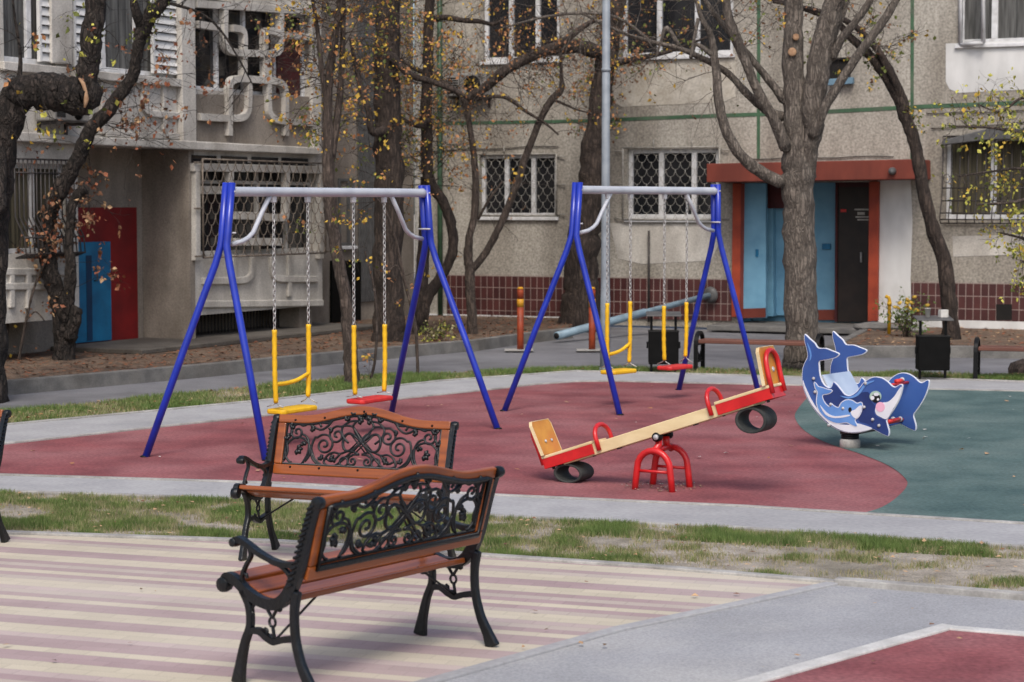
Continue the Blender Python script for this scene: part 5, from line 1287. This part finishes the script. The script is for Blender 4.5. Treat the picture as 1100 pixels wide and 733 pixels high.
tree('narrow dark trunk with a bow shaped bend low down, next to the green downpipe', 'tree', 'tree', 'bark_dark', (446, 366),
     [[(446, 367, 0, 11), (450, 345, 0, 9), (458, 320, 0, 7.5), (472, 300, 0, 6), (484, 278, 0, 5.5), (487, 258, 0, 5.5), (483, 235, 0, 5.5), (475, 215, 0, 5.5), (464, 200, 0, 6), (459, 180, 0, 6.5), (458, 140, 0, 6.5), (459, 90, 0, 6), (460, 40, 0, 5.5), (462, -10, 0, 5), (462, -80, 0, 3)],
      [(449, 350, 0, 9), (452, 310, 0, 7.5), (455, 270, .1, 6.5), (456, 230, .1, 6), (458, 190, .05, 6)],
      [(459, 130, -.1, 4), (450, 135, -.2, 3), (436, 130, -.2, 2.2), (424, 120, -.2, 1.5)],
      [(461, 20, 0, 3.6), (480, 19, -.1, 3.2), (498, 22, -.2, 3), (515, 23, -.2, 2.6), (530, 26, -.2, 2), (545, 18, -.2, 1.2)]],
     [(0, .6, 1, 64, .8, O(r=.006, leaf=.3, ls=.058, mix=(0, 0, 1, 1, 3))), (2, .2, 1, 8, .5, O(r=.004, leaf=.4, ls=.07, mix=(3, 0))), (3, .3, 1, 16, .5, O(r=.004, leaf=.2, mix=(0, 1)))])
# Y shaped young tree
tree('young brown tree forking in a Y before the left barred window', 'tree', 'tree', 'bark_brown', (508, 366),
     [[(508, 367, 0, 6.5), (507, 340, 0, 5.5), (505, 310, 0, 5.5), (505, 290, 0, 5.5), (503, 278, 0, 5), (504, 255, 0, 4.2), (509, 235, 0, 4), (511, 205, 0, 4), (510, 175, 0, 3.6), (506, 145, 0, 3.2), (502, 120, 0, 3.4), (500, 106, 0, 5)],
      [(506, 290, 0, 4.5), (514, 282, 0, 4), (524, 268, 0, 4), (536, 245, -.05, 4), (546, 222, -.05, 4), (556, 195, -.05, 4), (566, 165, -.05, 3.8), (580, 130, -.05, 3.6), (592, 108, -.05, 4), (603, 96, -.05, 3.5), (603, 80, -.05, 2), (602, 40, -.05, 1.4)],
      [(500, 106, 0, 4.5), (520, 95, -.1, 5), (540, 78, -.2, 5.5), (560, 66, -.2, 5.5), (580, 57, -.25, 5.5), (604, 46, -.3, 4), (625, 30, -.3, 3), (650, 15, -.3, 2)],
      [(500, 106, 0, 3.5), (485, 95, .05, 3.2), (465, 82, .05, 3), (448, 75, .05, 2.5), (430, 64, .05, 1.5)],
      [(592, 106, -.05, 2), (606, 112, -.1, 1.4), (620, 118, -.1, 1), (636, 122, -.1, .8)],
      [(503, 108, 0, 2.4), (540, 104, -.1, 2.2), (565, 120, -.15, 1.8), (585, 132, -.15, 1.4), (600, 145, -.15, 1)],
      [(514, 235, 0, 1.6), (525, 215, -.1, 1.4), (540, 195, -.1, 1.0)]],
     [(2, .05, 1, 80, .75, O(r=.0055, leaf=.2, ls=.055, mix=(1, 1, 2, 0))), (3, .1, 1, 30, .6, O(r=.005, leaf=.3, ls=.058, mix=(0, 1, 1))), (1, .6, 1, 14, .4, O(r=.004, leaf=.06)), (4, .2, 1, 6, .4, O(r=.004, leaf=.1, lvl=1)), (5, .2, 1, 6, .4, O(r=.004, leaf=.06, lvl=1)), (0, .35, .8, 9, .35, O(r=.004, leaf=.06, lvl=1)), (1, .1, .5, 8, .35, O(r=.004, leaf=.06, lvl=1))])
# slim tree in the back verge
tree('slim reddish brown tree in the back verge behind the lower red seated swing', 'tree', 'tree', 'bark_brown', (378, 414),
     [[(379, 415, 0, 9), (377, 390, 0, 8), (375, 360, 0, 7.5), (371, 320, 0, 7), (365, 290, 0, 7), (359, 255, 0, 7), (355, 220, 0, 7), (353, 180, 0, 6.5), (353, 150, 0, 6), (352, 115, 0, 5), (354, 80, 0, 4.5), (360, 40, 0, 4), (366, 0, 0, 3.5), (370, -50, 0, 2)],
      [(356, 170, 0, 4.5), (362, 130, .05, 4), (366, 90, .1, 3.5), (368, 50, .1, 3), (369, 10, .1, 2.5), (372, -40, .1, 1.5)],
      [(352, 110, 0, 3.5), (346, 80, -.05, 3), (342, 40, -.05, 2.5), (336, 0, -.05, 2)]],
     [(0, .3, .8, 10, .45, O(r=.005, leaf=.5, ls=.06, mix=(0, 3, 3, 1))), (0, .7, 1, 30, .7, O(r=.005, leaf=.28, ls=.055, mix=(0, 0, 1, 1, 3))), (1, .3, 1, 28, .7, O(r=.005, leaf=.28, ls=.055, mix=(0, 0, 1, 1, 3))), (2, .2, 1, 22, .6, O(r=.005, leaf=.2, ls=.07, mix=(0, 1, 2)))])
# left dark tree
tree('gnarled black tree beside the blue door, hung with brown dead leaves', 'tree', 'tree', 'bark_black', (69, 395),
     [[(69, 396, 0, 13), (69, 375, 0, 11), (68, 350, 0, 11), (63, 325, 0, 10), (56, 300, 0, 10), (50, 275, 0, 9), (48, 255, 0, 8.5), (53, 230, 0, 8.5), (64, 205, 0, 9), (76, 185, 0, 8.5), (88, 160, 0, 8), (98, 138, 0, 7.5), (114, 122, 0, 7.5), (130, 100, 0, 7), (143, 80, 0, 6.5), (147, 60, 0, 6), (152, 35, 0, 8), (162, 16, 0, 8), (176, 2, 0, 6), (195, -20, 0, 4), (215, -60, 0, 2)],
      [(70, 345, -.05, 8), (74, 315, -.08, 7), (76, 285, -.1, 6), (74, 262, -.1, 5), (76, 240, -.1, 5), (77, 222, -.1, 5), (84, 208, -.1, 5.5), (92, 204, -.1, 5)],
      [(75, 362, -.05, 8), (80, 345, -.1, 7), (83, 330, -.1, 6.5)],
      [(152, 30, 0, 6), (146, 12, -.1, 5), (140, -20, -.1, 3.5)],
      [(176, 2, 0, 2), (215, 14, -.1, 1.4), (238, 34, -.1, 1.2), (258, 66, -.2, 1), (272, 92, -.2, .6)]],
     [(0, .25, .75, 26, .5, O(r=.005, leaf=.3, ls=.075, mix=(2, 2, 5, 5, 6), lift=-.05)), (0, .5, .8, 12, .9, O(r=.005, leaf=.22, ls=.075, mix=(2, 5, 5, 1), dir=(.8, 0, -.2))), (1, .1, 1, 16, .4, O(r=.004, leaf=.4, ls=.075, mix=(2, 2, 6, 5))), (4, .1, 1, 26, .6, O(r=.005, leaf=.05, ls=.06, mix=(2, 5))), (3, .2, 1, 8, .4, O(r=.004, leaf=.28, ls=.064, mix=(3, 3, 4)))],
     leaves=('leaf_yellow', 'leaf_orange', 'leaf_brown', 'leaf_green', 'leaf_lime', 'leaf_rust', 'leaf_pale'), rough=.1)
# big left tree with the horizontal limb, mostly out of frame
tree('massive dark tree at the picture edge with one limb bent level and then upright', 'tree', 'tree', 'bark_black', (-18, 440), Z=20.6,
     limbs=[[(-18, 440, 0, 26), (-16, 380, 0, 23), (-13, 300, 0, 20), (-8, 230, 0, 18), (0, 170, 0, 17), (8, 125, 0, 18), (22, 102, 0, 18), (45, 98, 0, 19), (70, 101, 0, 20), (88, 104, 0, 20), (94, 100, 0, 17)],
      [(88, 112, 0, 14), (92, 92, 0, 12), (95, 70, 0, 12), (98, 40, 0, 11.5), (103, 5, 0, 11), (108, -50, 0, 10), (112, -110, 0, 7)],
      [(2, 150, -.1, 5), (-2, 215, -.35, 8), (2, 228, -.4, 8)],
      [(20, 92, .1, 4), (22, 60, .2, 2), (16, 20, .2, 1.5), (12, -20, .2, 1)]],
     sprouts=[(0, .45, .8, 10, .6, O(r=.005, leaf=.35, ls=.07, lvl=1, mix=(4, 4, 3, 0), lift=-.22)), (1, .0, .6, 12, .55, O(r=.005, leaf=.35, ls=.075, lvl=1, mix=(5, 4, 3, 2))), (3, 0, 1, 8, .4, O(r=.004, leaf=.2, lvl=1, mix=(4, 1, 3))), (1, .55, .9, 10, .4, O(r=.004, leaf=.5, ls=.08, lvl=1, mix=(3, 3, 4)))],
     leaves=('leaf_yellow', 'leaf_orange', 'leaf_brown', 'leaf_green', 'leaf_lime', 'leaf_rust', 'leaf_pale'), rough=.12, n=14, tears=((85, 84), (89, 90), (92, 98), (93, 107), (91, 116)))
# lime leaved tree at the right edge, trunk out of frame
tree('young lime yellow tree reaching in over the barred window from the picture edge', 'tree', 'tree', 'bark_brown', (1150, 412),
     [[(1150, 412, 0, 7), (1148, 360, 0, 6), (1142, 300, 0, 5), (1138, 240, 0, 4.5), (1134, 180, 0, 4), (1128, 120, 0, 3), (1122, 60, 0, 2)],
      [(1138, 240, 0, 3), (1115, 215, -.1, 2.4), (1085, 218, -.2, 1.8), (1050, 220, -.2, 1.2)], [(1134, 180, 0, 3), (1110, 150, -.2, 2.2), (1070, 138, -.3, 1.6), (1020, 136, -.3, 1)],
      [(1142, 290, 0, 3), (1120, 262, .1, 2.2), (1098, 256, .1, 1.6), (1074, 250, .1, 1)], [(1136, 200, 0, 2.5), (1105, 182, .1, 1.8), (1060, 185, .1, 1.2), (1030, 190, .1, .8)],
      [(1128, 120, 0, 2), (1100, 105, -.1, 1.6), (1075, 120, -.1, 1.2), (1050, 112, -.1, .8)], [(1144, 310, 0, 2), (1118, 290, -.1, 1.6), (1096, 280, -.1, 1)]],
     [(i, .25, 1, c, .3, O(r=.0035, leaf=.75, ls=.062, lvl=1, mix=(0, 0, 0, 1, 2), lift=-.05)) for i, c in ((1, 12), (2, 25), (3, 28), (4, 13), (5, 18), (6, 14))], leaves=('leaf_lime', 'leaf_yellow', 'leaf_green'))
# thin saplings
def sapling(label, base, limbs, leaf, mix):
    tree(label, 'sapling', 'sapling', 'bark_brown', base, limbs, [(0, .2, 1, 7, .3, O(r=.003, leaf=leaf, ls=.06, lvl=1, mix=mix))], group=None)
sapling('bare thin sapling leaning across the dark corner between the two swing frame legs', (449, 404), [[(449, 405, 0, 1.8), (447, 360, 0, 1.8), (443, 335, 0, 1.8), (434, 300, 0, 1.6), (426, 260, 0, 1.4), (415, 228, 0, 1.2), (404, 212, 0, .8)], [(434, 300, 0, 1.2), (425, 285, 0, 1), (412, 300, 0, .7)]], .15, (0, 1))
sapling('twiggy sapling with a few pale leaves before the dark space under the balcony block', (6, 396), [[(6, 398, 0, 1.8), (8, 360, 0, 1.7), (10, 330, 0, 1.5), (16, 290, 0, 1.2), (24, 250, 0, .8)], [(9, 340, 0, 1.2), (3, 300, 0, 1), (-2, 270, 0, .7)]], .3, (0, 1, 2))
sapling('thin sapling tilting toward the black gnarled trunk', (19, 396), [[(19, 397, 0, 1.8), (23, 370, 0, 1.6), (30, 335, 0, 1.4), (40, 300, 0, 1.2), (55, 270, 0, .8)], [(28, 345, 0, 1), (38, 335, 0, .9), (48, 345, 0, .6)]], .35, (0, 1, 2))
sapling('spindly bare sapling under the red seated swing of the left frame', (398, 409), [[(398, 410, 0, 1.6), (403, 385, 0, 1.5), (405, 345, 0, 1.4), (402, 310, 0, 1.2), (392, 270, 0, .8)]], .12, (0, 1))

# flowering bush and verge plant
def bush(label, base, z, w, h, ncnt, mats, mix, ls, name='flowering_bush', cat='bush'):
    c = g(*base, z); t = thing(name, c, label, cat); tw, lf = MB(), MB(); rnd = random.Random(int(base[0]))
    for i in range(ncnt):
        d = V((rnd.gauss(0, w), rnd.gauss(0, w), 1)); grow(tw, lf, c + V((rnd.gauss(0, .04), rnd.gauss(0, .04), 0)), d, h * rnd.uniform(.6, 1.1), .005, 0, rnd, O(r=.004, leaf=.8, ls=ls, lvl=1, kids=4, mix=mix))
    tw.build('stems', M['bark_brown'], t); lf.build('foliage', [M[m] for m in mats], t); return t, c, rnd
t_, c_, rnd = bush('dark green bush with yellow roses by the gas riser', (973, 362), .1, .25, .5, 22, ('leaf_green', 'grass_a'), (0, 1, 1), .06)
q = MB()
for i in range(16): q.lathe([(0, -.02), (.03, 0), (.036, .018), (.0, .03)], c_ + V((rnd.gauss(0, .13), rnd.gauss(-.06, .1), rnd.uniform(.35, .58))), 7, axis=(rnd.gauss(0, .5), -.6, 1))
q.build('blossom', M['leaf_yellow'], t_)
bush('low yellowing weed clump behind the far leg of the left swing frame', (470, 366), .1, .5, .3, 16, ('leaf_lime', 'leaf_green', 'grass_c'), (0, 1, 2), .06, 'weed_clump', 'weed')

# ------------------------------------------------------------------ grass and fallen leaves
from mathutils import noise as NZ
def tri_xy(poly):
    from mathutils.geometry import tessellate_polygon
    return [(poly[a], poly[b], poly[c]) for a, b, c in tessellate_polygon([[V((p[0], p[1], 0)) for p in poly]])]
def sample(poly, n, rnd):
    T_ = tri_xy(poly); A = [abs((b - a).cross(c - a)) / 2 for a, b, c in T_]; out = []
    for t in rnd.choices(T_, A, k=n):
        u, v = rnd.random(), rnd.random()
        if u + v > 1: u, v = 1 - u, 1 - v
        a, b, c = t; out.append(a + (b - a) * u + (c - a) * v)
    return out
def grass(name, label, poly, n, h, w, thr, sc, bias=lambda p: 0):
    rnd = random.Random(5); mb = MB(); vs, fs, ms = [], [], []
    for p in sample(poly, n, rnd):
        f = NZ.fractal(V((p.x * sc, p.y * sc, 3.1)), .8, 2.0, 4) + bias(p)
        if f < thr + rnd.gauss(.06, .26): continue
        a = rnd.uniform(0, 6.28); hh = h * rnd.uniform(.45, 1.2) * max(.4, min(1.2, .7 + f - thr)); b = len(vs)
        dx, dy = math.cos(a) * w, math.sin(a) * w; lx, ly = rnd.gauss(0, .45) * hh, rnd.gauss(0, .45) * hh
        vs += [(p.x - dx, p.y - dy, -.012), (p.x + dx, p.y + dy, -.012), (p.x + lx, p.y + ly, hh)]; fs.append((b, b + 1, b + 2))
        q = f - thr + rnd.gauss(0, .25); ms.append(0 if q > .3 else (1 if q > .05 else 2))
    mb.v, mb.f, mb.m, mb.s = vs, fs, ms, [False] * len(fs)
    o = mb.build(name, [M['grass_a'], M['grass_b'], M['grass_c']]); return tag(o, label, 'grass', kind='stuff')
fv = G((-60, 526), (0, 528.5), (300, 538.5), (535, 556), (800, 568.5), (1100, 588.5), (1160, 592)) + G((1160, 646), (1100, 642), (898, 625.5), (697, 608.6), (522, 597), (300, 582), (0, 572), (-60, 571))
def fb_(p):
    # thinner toward the right, except along the footpath; a bare strip through the middle
    x, y = 550 + FOC * p.x / p.y, HORIZON + FOC * CAM_H / p.y
    yf = 528 + (x) * .0545; t = (y - yf) / 46
    b = .12 if t < .3 else (-.08 if t < .8 else .02)
    if x <= 640: b += .12
    if x > 640: b += .2 if t < .3 else -.0011 * (x - 640) 
    return b
grass('front_grass', 'patchy short grass between the paving and the footpath', fv, 240000, .03, .0024, .0, 2.6, fb_)
bv = G((-80, 463), (0, 457), (150, 443), (300, 428.5), (474, 409.3), (530, 405.3), (619, 399), (720, 401.5), (860, 405.5), (1000, 407), (1110, 411)) + G((1110, 404.5), (1037, 402.8), (913, 400.3), (780, 398.3), (650, 396.4), (580, 397.4), (480, 402.3), (388, 404.4), (290, 414), (141, 430), (0, 443.5), (-80, 449))
grass('verge_grass', 'short green grass on the verge along the road', bv, 70000, .05, .006, -.38, 1.2)
def litter(name, label, poly, n, z, s, mats, seed, thr=None, sc=.8):
    rnd = random.Random(seed); mb = MB()
    for p in sample(poly, n, rnd):
        if thr is not None and NZ.fractal(V((p.x * sc, p.y * sc, 9.)), .8, 2.0, 3) < thr + rnd.uniform(-.1, .1): continue
        q = s * rnd.uniform(.5, 1.2); a = rnd.uniform(0, 6.28); c, d = math.cos(a) * q, math.sin(a) * q; t1, t2 = rnd.gauss(0, .25) * q, rnd.gauss(0, .25) * q
        P = V((p.x, p.y, z + .008)); mb.add([P + V((c, d, abs(t1))), P + V((-d * .6, c * .6, abs(t2))), P + V((-c, -d, .0)), P + V((d * .6, -c * .6, .004))], [(0, 1, 2), (0, 2, 3)], rnd.randrange(len(mats)))
    return tag(mb.build(name, [M[m] for m in mats]), label, 'leaves', kind='stuff')
bp = [kb0 + V((2, 3))] + kbp + [fe, corner, W.pt(2, 0).to_2d(), W.pt(-6, 0).to_2d()]
litter('leaf_litter', 'brown fallen leaves covering the planting bed', bp, 6000, .1, .035, ('leaf_brown', 'leaf_rust', 'leaf_brown', 'bed'), 3)
litter('leaf_litter', 'fallen leaves on the grass of the verge and the road edge', bv, 500, .02, .026, ('leaf_orange', 'leaf_pale', 'leaf_brown'), 4)
litter('leaf_litter', 'dry leaves lying in the patchy front grass', fv, 200, .012, .02, ('leaf_pale', 'leaf_brown', 'leaf_pale'), 6)
litter('leaf_litter', 'scattered pale leaves and scraps on the red and green rubber', pfr[1:] + [rf[-1]] + rf[::-1][1:], 130, .004, .03, ('leaf_pale', 'leaf_orange', 'paper'), 8)
litter('leaf_litter', 'crumbs of soil and dry leaves on the side bed', [rk[1], rk[2], rk[4], rk[5], F.pt(5.5, 0).to_2d(), F.px(945, 352).to_2d()], 500, .1, .04, ('leaf_brown', 'leaf_pale', 'leaf_rust'), 9)

litter('leaf_litter', 'a few dry leaves and scraps on the grey asphalt and paving', [V((-2.6, 8.3)), V((-2.6, 11.4)), V((1.6, 10.2)), V((2.6, 9.6)), V((2.2, 8.4))], 26, .006, .018, ('leaf_pale', 'leaf_brown', 'bed'), 15)
cc_ = g(711, 523).to_2d()
litter('soil_crumbs', 'crumbs of soil and grit around the feet of the seesaw', [cc_ + V((.3 * math.cos(a), .3 * math.sin(a))) for a in [i * PI / 6 for i in range(12)]], 160, .0, .012, ('leaf_pale', 'bed', 'kerb'), 11)
# ------------------------------------------------------------------ light, sky, camera
w = bpy.data.worlds.new('World'); SC.world = w; w.use_nodes = True
nt = w.node_tree; bg = nt.nodes['Background']; sk = nt.nodes.new('ShaderNodeTexSky'); sk.sky_type = 'NISHITA'
EL, AZ = math.radians(52), math.radians(182)        # AZ: compass bearing of the sun, clockwise from +Y
sk.sun_disc = False; sk.sun_elevation = EL; sk.sun_rotation = AZ; sk.air_density = 1.0; sk.dust_density = 5.0; sk.ozone_density = 1.0; sk.altitude = 300
nt.links.new(sk.outputs[0], bg.inputs[0]); bg.inputs[1].default_value = .15
sl = bpy.data.lights.new('sun', 'SUN'); sl.energy = 1.3; sl.angle = math.radians(18); sl.color = (1, .96, .9)
so = bpy.data.objects.new('sun', sl); COL.objects.link(so)
dirv = V((math.sin(AZ) * math.cos(EL), math.cos(AZ) * math.cos(EL), math.sin(EL)))
so.rotation_euler = dirv.to_track_quat('Z', 'Y').to_euler()
cam = bpy.data.cameras.new('camera'); co = bpy.data.objects.new('camera', cam); COL.objects.link(co)
co.location = (0, 0, CAM_H); co.rotation_euler = (math.radians(90) - PITCH, 0, 0)
cam.sensor_width = 36; cam.lens = 36 * FOC / 1100; cam.clip_end = 1500; cam.clip_start = .1
cam.dof.use_dof = True; cam.dof.focus_distance = 13.5; cam.dof.aperture_fstop = 4.5
SC.camera = co
SC.view_settings.view_transform = 'Standard'; SC.view_settings.look = 'None'; SC.view_settings.gamma = 1; SC.view_settings.use_curve_mapping = False
SC.view_settings.exposure = 0.35
SC.cycles.use_denoising = True
